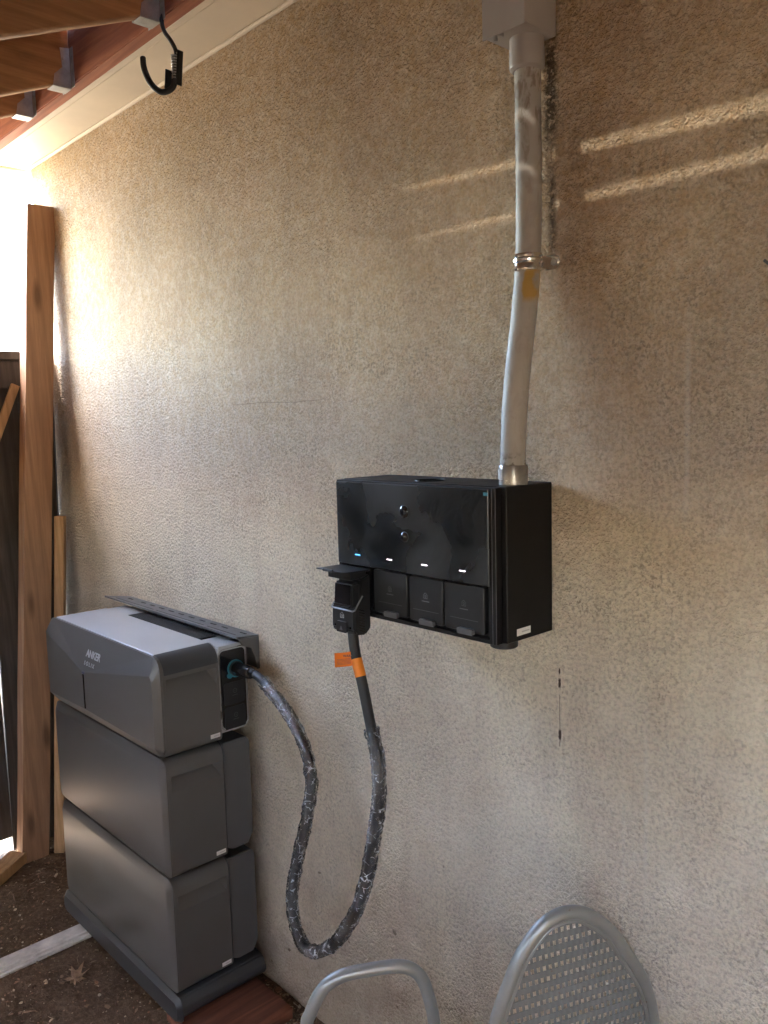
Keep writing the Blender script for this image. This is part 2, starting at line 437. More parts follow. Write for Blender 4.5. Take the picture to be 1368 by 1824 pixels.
M_white = mat_plain("white_label", (.78, .78, .76), .5, var=.02)
M_ink = mat_plain("ink_dark", (.10, .10, .11), .6)
M_inkg = mat_plain("ink_grey", (.42, .42, .42), .6)
M_orange = mat_plain("orange_label", (.85, .25, .015), .5, var=.03)
M_silver = mat_plain("silver_print", (.62, .64, .66), .3, .4)
M_film = mat_film()
M_blue = mat_emit("blue_led", (.08, .42, 1.0), .06)
M_wled = mat_emit("white_led", (1.0, .84, .95), .07)
M_trimb = mat_plain("chalky_white_paint", (.62, .59, .54), .7, bump=.5, bscale=50, var=.2, vscale=14)

def mat_pvc():
    m = NT("grey_pvc")
    g = m.n("ShaderNodeNewGeometry"); pos = g.outputs['Position']; s = m.sep(vec=pos)
    n1 = m.noise(pos, 9, 4, .6)
    c = m.mix(m.ramp(n1, [(.3, 0), (.7, 1)]), (.33, .32, .295), (.41, .40, .37))
    sc = m.n("ShaderNodeMapping"); sc.inputs['Scale'].default_value = (30, 30, 12); sc.inputs['Rotation'].default_value = (0, .5, 0); m.l(pos, sc.inputs[0])
    smear = m.math('MULTIPLY', m.ramp(m.noise(sc.outputs[0], 2.2, 4, .6, .6), [(.50, 0), (.60, 1)]), m.ramp(m.math('MULTIPLY', s[2], .4), [(.80, .2), (.88, 1)]))
    c = m.mix(m.math('MULTIPLY', smear, .65), c, (.17, .125, .09))
    sm2 = m.math('MULTIPLY', m.ramp(m.noise(pos, 38, 3, .6), [(.46, 0), (.56, 1)]), m.ramp(s[2], [(0, 0), (1, 1)]))
    low = m.math('MULTIPLY', m.ramp(m.noise(pos, 40, 3, .6), [(.5, 0), (.56, 1)]), band(m, s[2], 1.562, .004, .018))
    c = m.mix(m.math('MULTIPLY', low, .8), c, (.08, .065, .05))
    # yellow primer run under the strap
    yp = m.math('MULTIPLY', band(m, m.math('ADD', s[0], m.math('MULTIPLY', m.math('SUBTRACT', m.noise(pos, 40, 3), .5), .012)), -.950, .0055, .003), band(m, s[2], 1.885, .022, .014))
    yp2 = m.math('MULTIPLY', m.ramp(m.noise(pos, 26, 2), [(.45, 0), (.62, .6)]), band(m, s[2], 1.897, .014, .01))
    c = m.mix(m.math('MULTIPLY', m.math('MAXIMUM', yp, yp2), .8), c, (.45, .27, .02))
    m.col(c); m.set(Roughness=.55); m.b.inputs['Specular IOR Level'].default_value = .3; return m.m
M_pvc = mat_pvc()
M_jbox = mat_plain("grey_box_enamel", (.36, .34, .32), .4, .0, bump=.05, bscale=120, var=.04)
def mat_chair(lo=(.25, .26, .25), hi=(.32, .33, .315)):
    m = NT("grey_chair_enamel")
    p = m.mapping(); n1 = m.noise(p, 8, 5, .6)
    c = m.mix(m.ramp(n1, [(.3, 0), (.7, 1)]), lo, hi)
    ch = m.ramp(m.noise(p, 55, 4, .7), [(.66, 0), (.70, 1)])
    c = m.mix(m.math('MULTIPLY', ch, .8), c, (.20, .12, .07))
    m.col(c); m.set(Roughness=.38, Metallic=.45); m.bump(m.noise(p, 120, 3), .12, .001); return m.m
M_chair = mat_chair(); M_weave = mat_chair((.15, .16, .158), (.20, .21, .205)); M_weave.name = 'grey_weave_enamel'; M_weave.node_tree.nodes['Principled BSDF'].inputs['Metallic'].default_value = .1

# ============================================================ SETTING
def ground():
    def axis(lo, hi, a, b, fine):
        xs = []; x = a
        while x <= b+1e-6: xs.append(x); x += fine
        st = fine
        x = xs[0]; left = []
        while x > lo: st *= 1.6; x -= st; left.append(max(x, lo))
        st = fine; x = xs[-1]; right = []
        while x < hi: st *= 1.6; x += st; right.append(min(x, hi))
        return left[::-1]+xs+right
    X = axis(-400, 400, -3.7, -1.2, .012); Y = axis(-400, 400, -1.1, .06, .012)
    bm = bm_new(); G = []
    for x in X:
        row = []
        for y in Y:
            inn = -3.8 < x < -1.1 and -1.2 < y < .1
            z = noise.noise(Vector((x*6, y*6, 0)))*.006 + noise.noise(Vector((x*31, y*31, 3)))*.004 + noise.noise(Vector((x*75, y*75, 5)))*.003 if inn else 0
            row.append(bm.verts.new((x, y, z-.004)))
        G.append(row)
    for i in range(len(X)-1):
        for j in range(len(Y)-1): bm.faces.new((G[i][j], G[i+1][j], G[i+1][j+1], G[i][j+1]))
    obj("ground", bm, GROUND, kind="structure")
ground()

# house wall
t = thing("house_wall", (-1, .1, 0), "long stucco house wall in stained beige paint behind the black box and grey cabinet", "wall")
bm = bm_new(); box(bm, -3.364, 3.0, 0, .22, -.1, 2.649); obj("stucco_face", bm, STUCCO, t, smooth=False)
bm = bm_new(); cyl(bm, (-3.36, -.004, 2.643), (3.0, -.004, 2.643), .006, 8); obj("caulk_bead", bm, M_soffit, t)
bm = bm_new(); box(bm, -3.372, -3.366, .0, .22, 2.56, 2.648, .001); obj("end_flashing", bm, M_soffit, t)
# added wall to the right, out of view, blocking side light
bm = bm_new(); box(bm, 1.9, 2.1, -3.0, -.002, -.1, 3.0); obj("light_block_wall", bm, STUCCO, None, False, label="added unseen beige stucco wall blocking light at the right end", cat="wall")

# eave
t = thing("eave_soffit", (-1, -.08, 2.65), "cream painted soffit board running under the eave above the stucco wall", "soffit")
bm = bm_new(); box(bm, -3.42, 3.0, -.135, .22, 2.65, 2.668); obj("soffit_panel", bm, M_soffit, t, False)
bm = bm_new(); box(bm, -3.42, 3.0, -.158, -.1375, 2.648, 2.668, .001); obj("edge_strip", bm, M_soffit, t, False)
bm = bm_new(); box(bm, -3.447, -3.422, -.161, .22, 2.640, 2.80, .002); obj("end_trim", bm, M_soffit, t, False)
bm = bm_new(); prism(bm, [(-.155, 2.80), (.22, 2.86), (3.5, 4.1), (3.5, 2.8), (.22, 2.67), (-.155, 2.67)], lambda a, b: Vector((-3.42, a, b)), lambda a, b: Vector((3.0, a, b)))
obj("house_roof", bm, M_fence, None, False, label="dark low house roof slope behind the eave, unseen, added to block light", cat="roof")  # unseen roof slab, added over the soffit to block light

# ledger
bm = bm_new(); beam(bm, (-3.47, -.185, 2.73), (3.0, -.185, 2.73), .18, .04, (0, 0, 1), .003, 2)
obj("ledger_beam", bm, M_ledger, None, label="red brown stained ledger beam bolted along the eave, carrying the joists", cat="beam")

# patio roof: rafters fall 22.4 degrees away from the house
SL = math.tan(R(22.4))
def rz(y, off=0): return 2.652 + off + (y+.207)*SL      # underside of rafters
RX = [-3.44, -2.795, -2.50, -1.965, -1.43, -.978, -.44, .1, .64, 1.18, 1.7]
OUT = -2.83  # unseen outer roof edge, placed to set the fill light
def raf_label(i):
    return {1: "leftmost visible orange brown rafter held by the lowest grey hanger", 2: "middle orange brown rafter ending in the second grey hanger from the left",
            3: "large knotty brown rafter crossing the top left corner of the photo"}.get(i)
def rafter_bm(x, cut=0):
    bm = bm_new(); h = .15
    prism(bm, [(-.2075, rz(-.2075)), (-.2075, rz(-.2075)+h), (OUT, rz(OUT)+h), (OUT, rz(OUT))], lambda a, b: Vector((x-.019, a, b)), lambda a, b: Vector((x+.019, a, b)))
    bmesh.ops.bevel(bm, geom=bm.edges[:], offset=.003, segments=1, affect='EDGES')
    return bm
def hanger_bm(x):
    bm = bm_new(); w = .0205; t_ = .0015
    z0 = rz(-.2095)-.003
    # stirrup seat follows the slope a little, sides rise, flanges lie on the ledger
    box(bm, x-w-t_, x+w+t_, -.262, -.209, z0-.022, z0-.0205, .0003)
    for s_ in (-1, 1):
        xs = x+s_*(w+t_/2)
        prism(bm, [(-.209, z0-.020), (-.262, z0-.020), (-.256, z0+.012), (-.232, z0+.035), (-.236, z0+.088), (-.209, z0+.092)],
              lambda a, b: Vector((xs-t_/2, a, b)), lambda a, b: Vector((xs+t_/2, a, b)))
        box(bm, min(xs, xs+s_*.021), max(xs, xs+s_*.021), -.2082, -.2066, z0-.018, z0+.092, .0003)
    return bm
ORD = {0: "%s over the side fence, outermost on the bright end", 4: "first %s past the black hook, outside the photo", 5: "second %s past the black hook, over the black box", 6: "third %s past the black hook, outside the photo", 7: "fourth %s past the black hook, outside the photo", 8: "fifth %s past the black hook, outside the photo", 9: "sixth %s past the black hook, outside the photo", 10: "last %s beside the added right wall"}
for i, x in enumerate(RX):
    lab = raf_label(i)
    o = obj("rafter", rafter_bm(x), M_rafter, None, label=lab or ORD.get(i, "%s")%"orange brown rafter", cat="rafter", group="rafters of the patio roof")
    t = thing("joist_hanger", (x, -.21, 2.63), {1: "galvanised joist hanger nearest the bright sky at the low end", 2: "galvanised joist hanger on the middle rafter",
        3: "galvanised joist hanger at the very top edge beside the black hook"}.get(i, ORD.get(i, "%s")%"galvanised joist hanger"), "joist hanger", "joist hangers on the ledger beam")
    obj("stirrup", hanger_bm(x), M_galv, t, False)
    for k in range(3):
        zz = rz(-.2095)+.012+k*.028
        for s_ in (-1, 1):
            bm = bm_new(); cyl(bm, (x+s_*.033, -.2085, zz), (x+s_*.033, -.2115, zz), .0042, 8, .001); obj("nail", bm, M_galv, t)
    bm = bm_new(); cyl(bm, (x+.0225, -.228, rz(-.22)+.06), (x+.0255, -.228, rz(-.22)+.06), .005, 8, .001); obj("nail", bm, M_galv, t)

# roof boards over the rafters, with two added dimming slots that shape faint sun streaks
M_sundim = NT("sun_dimmer"); _tr = M_sundim.n("ShaderNodeBsdfTransparent"); _tr.inputs[0].default_value = (.125, .122, .118, 1)
M_sundim.l(_tr.outputs[0], M_sundim.out.inputs[0]); M_sundim = M_sundim.m
tR = thing("patio_roof", (-1, -1.2, 2.4), "board sheathing of the sloping patio roof lying over the rafters", "roof")
def slab(y0a, y1a, y0b, y1b, th=.005, x0=-3.47, x1=1.9):
    """board between two lines of y (at x0: y0a..y1a, at x1: y0b..y1b), lying on the rafters"""
    bm = bm_new(); vs = []
    for dz in (.1515, .1515+th):
        for x, y in ((x0, y0a), (x1, y0b), (x1, y1b), (x0, y1a)):
            vs.append(bm.verts.new((x, y, rz(y, dz))))
    for q in ((0, 1, 2, 3), (7, 6, 5, 4), (0, 4, 5, 1), (1, 5, 6, 2), (2, 6, 7, 3), (3, 7, 4, 0)): bm.faces.new([vs[k] for k in q])
    return bm
tanE = math.tan(R(SUN_EL))*1.0/math.cos(R(SUN_AZ))
def slot_y(z):      # y on the roof boards whose sun ray lands at height z on the wall
    # rz(y)+.16 = z + |y|*tan(el)/cos(az)
    k = math.tan(R(SUN_EL))/math.cos(R(SUN_AZ))
    return -((2.652+.207*SL+.1565-z)/(k+SL))
def edge(zl, xl, zr, xr):  # widened a little for the board thickness
    """line on the roof whose light lands at (xl,zl)-(xr,zr) on the wall -> y at x0 and x1 of the slab"""
    yl, yr = slot_y(zl), slot_y(zr); a = math.tan(R(SUN_AZ))
    Xl, Xr = xl+yl*a, xr+yr*a
    g = (yr-yl)/(Xr-Xl)
    return yl+g*(-3.47-Xl), yl+g*(1.9-Xl)
eA = edge(2.150, -1.54, 2.116, -.55); eB = edge(2.146, -1.54, 2.082, -.55)      # upper strip top/bottom
eC = edge(2.031, -1.63, 2.042, -.55); eD = edge(2.027, -1.63, 2.016, -.55)      # lower strip
def at(e, x): return e[0]+(e[1]-e[0])*(x+3.47)/5.37
XA, XB = -1.68, -.25      # the added sun slots are only this long
def board(y0, y1, x0=-3.47, x1=1.9, m=None, th=.005, name="sheathing_board", skew=None):
    a, b = y0, y1
    ya0, ya1 = (at(a, x0), at(a, x1)) if isinstance(a, tuple) else (a, a)
    yb0, yb1 = (at(b, x0), at(b, x1)) if isinstance(b, tuple) else (b, b)
    obj(name, slab(ya0, yb0, ya1, yb1, th, x0, x1), m or M_sheath, tR, False)
board(-.2085, -.56, -3.47, XA); board(-.2085, -.56, XB, 1.9)
board(-.2085, eA, XA, XB); board(eA, eB, XA, XB, M_sundim, .002, "added_sun_slot"); board(eB, eC, XA, XB)
board(eC, eD, XA, XB, M_sundim, .002, "added_sun_slot"); board(eD, -.56, XA, XB)
prev = -.5605
for yb in (-.72, -.86, -1.0, -1.14, -1.28, -1.42, -1.56, -1.70, -1.84, -1.98, -2.12, -2.26, -2.40, -2.55, -2.66, -2.845):
    board(prev, yb, -3.47, 1.9 if yb > -2.45 else 1.05); prev = yb-.0005  # unseen right end cut short to let sun bounce onto the wall
bm = bm_new(); beam(bm, (-3.47, -2.858, rz(-2.858)+.075), (1.05, -2.858, rz(-2.858)+.075), .17, .038, (0, 0, 1)); obj("gutter_board", bm, M_ledger, tR)

# left fence (runs away from the wall, seen almost edge on), with boards, cap and rails
t = thing("side_fence", (-3.33, -1.3, 0), "dark weathered board fence closing the left end, bright sky over it", "fence")
bm = bm_new(); box(bm, -3.36, -3.285, -3.0, -.004, 1.905, 1.938, .003); obj("cap_rail", bm, M_fence, t)
bm = bm_new(); box(bm, -3.314, -3.300, -3.0, -.004, 1.80, 1.9045, .002); obj("top_rail", bm, M_fence, t)
bm = bm_new(); box(bm, -3.314, -3.298, -3.0, -.275, .95, 1.03, .002); obj("middle_rail", bm, M_fence, t)
def fboard(ya, yb, ya_b=None, yb_b=None, zb=.052):
    bm = bm_new(); prism(bm, [(ya_b if ya_b is not None else ya, zb), (ya, 1.904), (yb, 1.904), (yb_b if yb_b is not None else yb, zb)], lambda a, b: Vector((-3.334, a, b)), lambda a, b: Vector((-3.3155, a, b)))
    obj("board", bm, M_fence, t, False)
fboard(-.004, -.130, zb=-.02); fboard(-.1315, -.262, -.1315, -.2745, zb=-.02)
fboard(-.279, -.412, -.2755, -.412)      # skewed board: a bright wedge shows beside it
y_ = -.4135
while y_ > -3.0:
    fboard(y_, y_-.138); y_ -= .1395

# added unseen fence behind the camera, holding back frontal light
t = thing("light_block_fence", (-1, -2.95, 0), "added unseen brown board fence blocking light along the far side", "fence")
bm = bm_new(); box(bm, -3.38, 1.89, -2.98, -2.94, 1.42, 1.50, .003); obj("rail", bm, M_fence, t)
x = -3.38
while x < 1.85:
    bm = bm_new(); box(bm, x, x+.138, -2.938, -2.92, .0, 1.525, .002); obj("board", bm, M_fence, t); x += .141

# ============================================================ OBJECTS
# black hanging hook screwed into the ledger
t = thing("bike_hook", (-1.937, -.209, 2.634), "black rubber coated hook with a small spring, screwed up under the ledger beam", "hook")
bm = bm_new(); tube(bm, spline([(-1.937, -.203, 2.645), (-1.937, -.209, 2.630), (-1.931, -.207, 2.604), (-1.915, -.199, 2.578), (-1.906, -.193, 2.556), (-1.905, -.192, 2.535), (-1.906, -.197, 2.50), (-1.906, -.202, 2.470)], 8), .0052, 12)
obj("shank", bm, M_rubber, t)
bm = bm_new(); pts = spline([(-1.905, -.200, 2.484), (-1.907, -.204, 2.468), (-1.915, -.214, 2.458), (-1.928, -.227, 2.457), (-1.943, -.240, 2.473), (-1.953, -.248, 2.496), (-1.959, -.252, 2.52), (-1.960, -.252, 2.543)], 8)
nP = len(pts); tube(bm, pts, .0072, 14, rad=lambda i, a: .0072 if i < nP-2 else (.006 if i == nP-2 else .003)); obj("claw", bm, M_rubber, t)
bm = bm_new(); pts = []
for k in range(9*12+1):
    a = 2*math.pi*k/12; z = 2.546-.058*k/(9*12)
    pts.append(Vector((-1.9055+math.cos(a)*.0082, -.1955+math.sin(a)*.0082, z)))
tube(bm, pts, .0021, 6); obj("spring", bm, M_galv, t)
bm = bm_new(); beam(bm, (-1.8935, -.187, 2.552), (-1.8955, -.195, 2.47), .003, .016, (1, 0, 0), .001); beam(bm, (-1.915, -.209, 2.508), (-1.917, -.213, 2.462), .003, .018, (1, 0, 0), .001)
obj("spring_plate", bm, M_blackp, t)

# leaning timber post
def lean_post():
    bm2 = bm_new(); lean = Vector((.0, .197, 2.472)); ex = Vector((-.060, 0, 0)); ey = Vector((0, .102, 0)); o = Vector((-3.176, -.293, -.01))
    P = [o, o+ey, o+ey+ex, o+ex]
    N = 14; rings = []
    for k in range(N+1):
        j = Vector((noise.noise(Vector((k*.37, 0, 0)))*.004, noise.noise(Vector((k*.31, 5, 0)))*.003, 0))
        rings.append([bm2.verts.new(p+lean*(k/N)+j) for p in P])
    for A, B in zip(rings[:-1], rings[1:]):
        for i in range(4): bm2.faces.new((A[i], A[(i+1) % 4], B[(i+1) % 4], B[i]))
    bm2.faces.new(rings[0][::-1]); bm2.faces.new(rings[-1])
    bmesh.ops.bevel(bm2, geom=[e for e in bm2.edges if len(e.link_faces) == 2 and e.calc_face_angle(0) > .5], offset=.0035, segments=2, affect='EDGES')
    return bm2
obj("timber_post", lean_post(), M_post, None, label="tall thick brown timber post leaning against the wall at the left edge", cat="post")

bm = bm_new(); beam(bm, (-3.165, -.150, 0), (-3.190, -.050, 1.31), .036, .036, (.6, .8, 0), .0015); obj("lumber_strip", bm, M_stick, None, label="slim pale wood strip standing upright between the thick post and the wall", cat="lumber")
bm = bm_new(); tube(bm, [(-3.235, -.045, .9), (-3.235, -.040, 1.31), (-3.265, -.020, 1.665), (-3.27, -.016, 1.76)], .0032, 8); obj("metal_rod", bm, M_ink, None, label="thin dark metal rod leaning on the wall behind the timber post", cat="rod")
bm = bm_new(); beam(bm, (-3.288, -.146, 1.812), (-3.262, -.62, .72), .030, .016, (0, 1, .3), .001); obj("wooden_stick", bm, M_stick, None, label="flat pale stick leaning diagonally on the dark fence at the left edge", cat="stick")
bm = bm_new(); beam(bm, (-3.20, -.295, .022), (-3.095, -.43, .022), .07, .042, (1, .8, 0), .002); obj("wood_offcut", bm, M_stick, None, label="short sawn wood block lying at the foot of the timber post", cat="wood block")

# flat trim board on the ground
def trim():
    bm = bm_new(); a = Vector((-2.32, -.03+.02, 0)); d = Vector((-.02, -1, 0)).normalized()
    p0 = Vector((-2.575, -.20, .012)); p1 = Vector((-2.572, -1.35, .010))
    prof = [(-.036, -.010), (-.036, .008), (.012, .008), (.014, .003), (.026, .003), (.028, -.003), (.036, -.003), (.036, -.010)]
    N = 14
    rings = []
    for k in range(N+1):
        t_ = k/N; c = p0.lerp(p1, t_); dz = noise.noise(Vector((t_*4, 1, 1)))*.002
        rings.append([bm.verts.new((c.x+a_+noise.noise(Vector((t_*9, a_*40, 2)))*.0012, c.y, c.z+b_+dz)) for a_, b_ in prof])
    for A, B in zip(rings[:-1], rings[1:]):
        for i in range(len(prof)): bm.faces.new((A[i], A[(i+1) % len(prof)], B[(i+1) % len(prof)], B[i]))
    bm.faces.new(rings[0]); bm.faces.new(rings[-1][::-1])
    return bm
obj("trim_board", trim(), M_trimb, None, auto=20, label="dirty white painted trim board lying on the dirt, one end under the grey cabinet", cat="board")
bm = bm_new(); box(bm, -2.02, -1.775, -.31, -.055, .001, .036, .003, 2); obj("base_plank", bm, M_plank, None, label="red brown plank on the ground under the right foot of the grey cabinet", cat="plank")

# ---------------------------------------------------------------- battery tower
XL, XR = -2.68, -1.95
T = thing("battery_cabinet", (-2.315, -.18, .036), "tall graphite grey home battery cabinet of three stacked modules on short feet by the wall", "battery cabinet")
SP = -.13      # seam between front shell and rear box
def shell(z0, z1, rt, name):
    """front shell: rounded in XZ, extruded in Y"""
    bm = bm_new(); prof = rrect(XL, XR, z0, z1, (.020, .020, rt, rt), 7)
    prism(bm, prof, lambda a, b: Vector((a, -.300, b)), lambda a, b: Vector((a, SP, b)))
    return bm
def plate(z0, z1, rt, y0=-.3005, y1=-.315, inset=.014):
    bm = bm_new(); prof = rrect(XL, XR, z0, z1, (.020, .020, rt, rt), 7); pin = rrect(XL+inset, XR-inset, z0+inset, z1-inset*1.5, (.02, .02, rt*.6, rt*.6), 7)
    A = [bm.verts.new((a, y0, b)) for a, b in prof]; B = [bm.verts.new((a, y0-.004, b)) for a, b in prof]; D = [bm.verts.new((a, y1, b)) for a, b in pin]; n = len(prof)
    bm.faces.new(A); bm.faces.new(D[::-1])
    for P, Q in ((A, B), (B, D)):
        for i in range(n): bm.faces.new((P[i], P[(i+1) % n], Q[(i+1) % n], Q[i]))
    return bm
def recess_cut(ztop, zbot, depth=.030, y0=-.292, y1=-.139):
    bm = bm_new(); off = root_loc(T)
    # wedge: deep at the top, meeting the face at the bottom; slanted ends
    pts_o = [(XR+.02, y0, zbot), (XR+.02, y1, zbot), (XR+.02, y1, ztop), (XR+.02, y0, ztop)]
    vs = [Vector((XR+.004, y0-.002, zbot-.004)), Vector((XR+.004, y1+.002, zbot-.004)), Vector((XR+.004, y1+.002, ztop)), Vector((XR+.004, y0-.002, ztop)),
          Vector((XR-depth, y0+.016, ztop)), Vector((XR-depth, y1-.020, ztop))]
    v = [bm.verts.new(p) for p in vs]
    for q in ((0, 1, 2, 3), (0, 4, 5, 1), (3, 2, 5, 4), (0, 3, 4), (1, 5, 2)): bm.faces.new([v[i] for i in q])
    return bm
def sticker(parent, c, w_, h_, nrm='x', slope=0):
    """small white label with a thin line of print (no code)"""
    bm = bm_new()
    if nrm == 'x': box(bm, c[0], c[0]+.0012, c[1]-w_/2, c[1]+w_/2, c[2]-h_/2, c[2]+h_/2, .0003)
    s_ = obj("label_sticker", bm, M_white, parent)
    bm = bm_new()
    for k in range(9):
        y = c[1]-w_*.16+k*w_*.062
        box(bm, c[0]+.0013, c[0]+.0016, y, y+w_*.04, c[2]-h_*.09, c[2]+h_*.09)
    obj("print", bm, M_inkg, s_, False)
    return s_
Z = [(.108, .432), (.439, .768), (.775, 1.045)]
for k, (z0, z1) in enumerate(Z):
    top = k == 2
    nm = ["battery_module", "battery_module", "control_module"][k]
    rt = .034 if not top else .046
    u = obj(nm, shell(z0, z1, rt, nm), M_bat, T)
    if top: u["label"] = "top control module with silver lid and faceted front"
    ztop = z1-.046 if not top else z1-.058
    cut = recess_cut(ztop, ztop-.045 if not top else ztop-.052); off = root_loc(T)
    bmesh.ops.translate(cut, verts=cut.verts, vec=(0, 0, 0))
    # cut in local space of the module
    u.location = (0, 0, 0)
    k_off = root_loc(T); bool_parent = u.parent; u.parent = None; u.location = k_off
    bool_diff(u, cut); u.parent = bool_parent; u.location = (0, 0, 0)
    # thin bright edge line round the seam of the side panel
    bm = bm_new(); prof = rrect(XL+.5, XR+.0008, z0+.004, z1+.0008, (.02, .026, rt, .001), 7)
    seam = [(a, b) for a, b in prof if a > XR-.06]
    tube(bm, [Vector((a, SP-.001, b)) for a, b in seam], .0014, 6); obj("edge_line", bm, M_trim if top else M_batdk, u)
    # rear box
    bm = bm_new(); ins = .004
    zr1 = z1-.006 if top else z1-.002
    zr0 = z0 if top else z0+.012
    poly = [(SP+.001, zr0+.010), (SP+.001, zr1), (-.052, zr1), (-.040, zr1-.014), (-.040, zr0+.030), (-.058, zr0), (SP+.02, zr0)] if not top else [(SP+.001, zr0+.02), (SP+.001, zr1), (-.050, zr1), (-.040, zr1-.012), (-.040, zr0+.032), (-.052, zr0+.02)]
    prism(bm, poly, lambda a, b: Vector((XL+ins+.01, a, b)), lambda a, b: Vector((XR-ins, a, b)))
    bmesh.ops.bevel(bm, geom=bm.edges[:], offset=.003, segments=2, affect='EDGES')
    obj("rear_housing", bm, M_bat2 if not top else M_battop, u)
    sticker(u, (XR+.0002, -.152, z0+.022), .030, .0115)
    if not top:
        obj("front_plate", plate(z0, z1, rt*.75), M_bat, u)

U = [o for o in T.children if o.name.startswith("control_module")][0]
# lid: lighter top between the rounded ends
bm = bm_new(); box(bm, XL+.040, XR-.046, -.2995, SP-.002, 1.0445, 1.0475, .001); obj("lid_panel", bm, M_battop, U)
bm = bm_new()   # dark rounded shoulder
pr = [(XR+.0012-.046-.001+math.sin(R(a))*.0475, 1.0455-.046+math.cos(R(a))*.0475-.0005) for a in range(0, 91, 9)]
pr2 = [(XR-.047+math.sin(R(a))*.044, .9995+math.cos(R(a))*.044) for a in range(90, -1, -9)]
prism(bm, pr+pr2, lambda a, b: Vector((a, -.296, b)), lambda a, b: Vector((a, SP-.004, b))); obj("shoulder_cover", bm, M_batdk, U)
bm = bm_new(); 
prl = [(2*((XL+XR)/2)-a, b) for a, b in pr+pr2]
prism(bm, prl, lambda a, b: Vector((a, -.296, b)), lambda a, b: Vector((a, SP-.004, b))); obj("shoulder_cover", bm, M_batdk, U)
# faceted front
bm = bm_new(); z0, z1 = Z[2]
prof = rrect(XL, XR, z0, z1, (.03, .03, .036, .036), 5)
Yp = -.3005
n = len(prof)
A = [bm.verts.new((a, Yp, b)) for a, b in prof]; B = [bm.verts.new((a, Yp-.006, b)) for a, b in prof]
for i in range(n): bm.faces.new((A[i], A[(i+1) % n], B[(i+1) % n], B[i]))
bm.faces.new(A[::-1])
v = lambda x, z, y: bm.verts.new((x, y, z))
F = -.338
Lt = v(XL+.012, 1.000, -.326); Lb = v(XL+.014, .802, -.326); Tt = v(-2.365, .932, F); Tb = v(-2.365, .820, F); Rt = v(XR-.020, 1.000, -.326); Rt2 = v(XR-.010, .985, -.326); Rb = v(XR-.012, .806, -.326)
# perimeter runs: bl(0..5) br(6..11) tr(12..17) tl(18..23)
def fan(c, seq):
    for a, b in zip(seq[:-1], seq[1:]): bm.faces.new((c, a, b))
bm.faces.new((Lt, Lb, Tb, Tt)); bm.faces.new((Tt, Tb, Rb, Rt2, Rt))
# top facet
fan(Tt, [Rt]+[B[i] for i in (12+5,)]) if False else None
topline = [B[17], B[18]]
bm.faces.new((Tt, Rt, B[16], B[17], B[18], B[19], Lt)) if False else None
bm.faces.new((Tt, Rt, B[17])); bm.faces.new((Tt, B[17], B[18])); bm.faces.new((Tt, B[18], Lt))
# right end
fan(Rt, [B[14], B[15], B[16], B[17]]); bm.faces.new((Rt2, B[12], B[13], B[14], Rt)) if False else (bm.faces.new((Rt, Rt2, B[14])), bm.faces.new((Rt2, B[13], B[14])), bm.faces.new((Rt2, B[12], B[13])))
bm.faces.new((Rt2, Rb, B[11], B[12])); fan(Rb, [B[8], B[9], B[10], B[11]]); 
bm.faces.new((Rb, B[6], B[7])); bm.faces.new((Rb, B[7], B[8]))
# bottom facet
bm.faces.new((Tb, B[6], Rb)); bm.faces.new((Tb, B[5], B[6])); bm.faces.new((Tb, Lb, B[5]))
fan(Lb, [B[0], B[1], B[2], B[3], B[4], B[5]]); bm.faces.new((Lb, Lt, B[23], B[0])); fan(Lt, [B[18], B[19], B[20], B[21], B[22], B[23]])
obj("front_cover", bm, M_bat, U, True, auto=3)
bm = bm_new(); box(bm, -2.369, -2.361, -.3392, -.330, .822, .926, .0008); obj("light_slot", bm, M_glossb, U)
bm = bm_new(); box(bm, -2.372, -2.358, -.3390, -.3325, .929, .9325, .0005); obj("status_light", bm, mat_emit("dim_blue_led", (.10, .2, .8), .006), U)
# lettering on the tilted top facet
def lettering(parent, txt, o3, ux, uy, size, m, name="lettering", bold=0.0, space=1.0, th=.0004):
    cu = bpy.data.curves.new("t", 'FONT'); cu.body = txt; cu.size = size; cu.align_x = 'LEFT'; cu.extrude = th; cu.offset = bold; cu.space_character = space
    ob = bpy.data.objects.new("t", cu); C.objects.link(ob); bpy.context.view_layer.update()
    me = bpy.data.meshes.new_from_object(ob.evaluated_get(bpy.context.evaluated_depsgraph_get()))
    bpy.data.objects.remove(ob); bpy.data.curves.remove(cu)
    ux = Vector(ux).normalized(); uy = Vector(uy).normalized(); uz = ux.cross(uy)
    mt = Matrix(((ux.x, uy.x, uz.x, o3[0]), (ux.y, uy.y, uz.y, o3[1]), (ux.z, uy.z, uz.z, o3[2]), (0, 0, 0, 1)))
    b = bm_new(); b.from_mesh(me); b.transform(mt); bpy.data.meshes.remove(me)
    return obj(name, b, m, parent, False)
tip = Vector((-2.365, F, .932)); e1 = Vector((XL+.036, Yp-.006, z1)); e2 = Vector((XR-.036, Yp-.006, z1))
nf = (e1-tip).cross(e2-tip).normalized(); nf = nf if nf.y < 0 else -nf
def on_facet(x, z):
    return Vector((x, tip.y-((x-tip.x)*nf.x+(z-tip.z)*nf.z)/nf.y, z)) + nf*.0006
uxv = on_facet(-2.28, .99)-on_facet(-2.37, .99); uyv = uxv.cross(nf)*-1; 
if uyv.z < 0: uyv = -uyv
lettering(U, "ANKER", on_facet(-2.366, .978), uxv, uyv, .030, M_silver, bold=.0006, space=.96)
lettering(U, "SOLIX", on_facet(-2.368, .954), uxv, uyv, .0170, M_silver, bold=.0001, space=1.62)
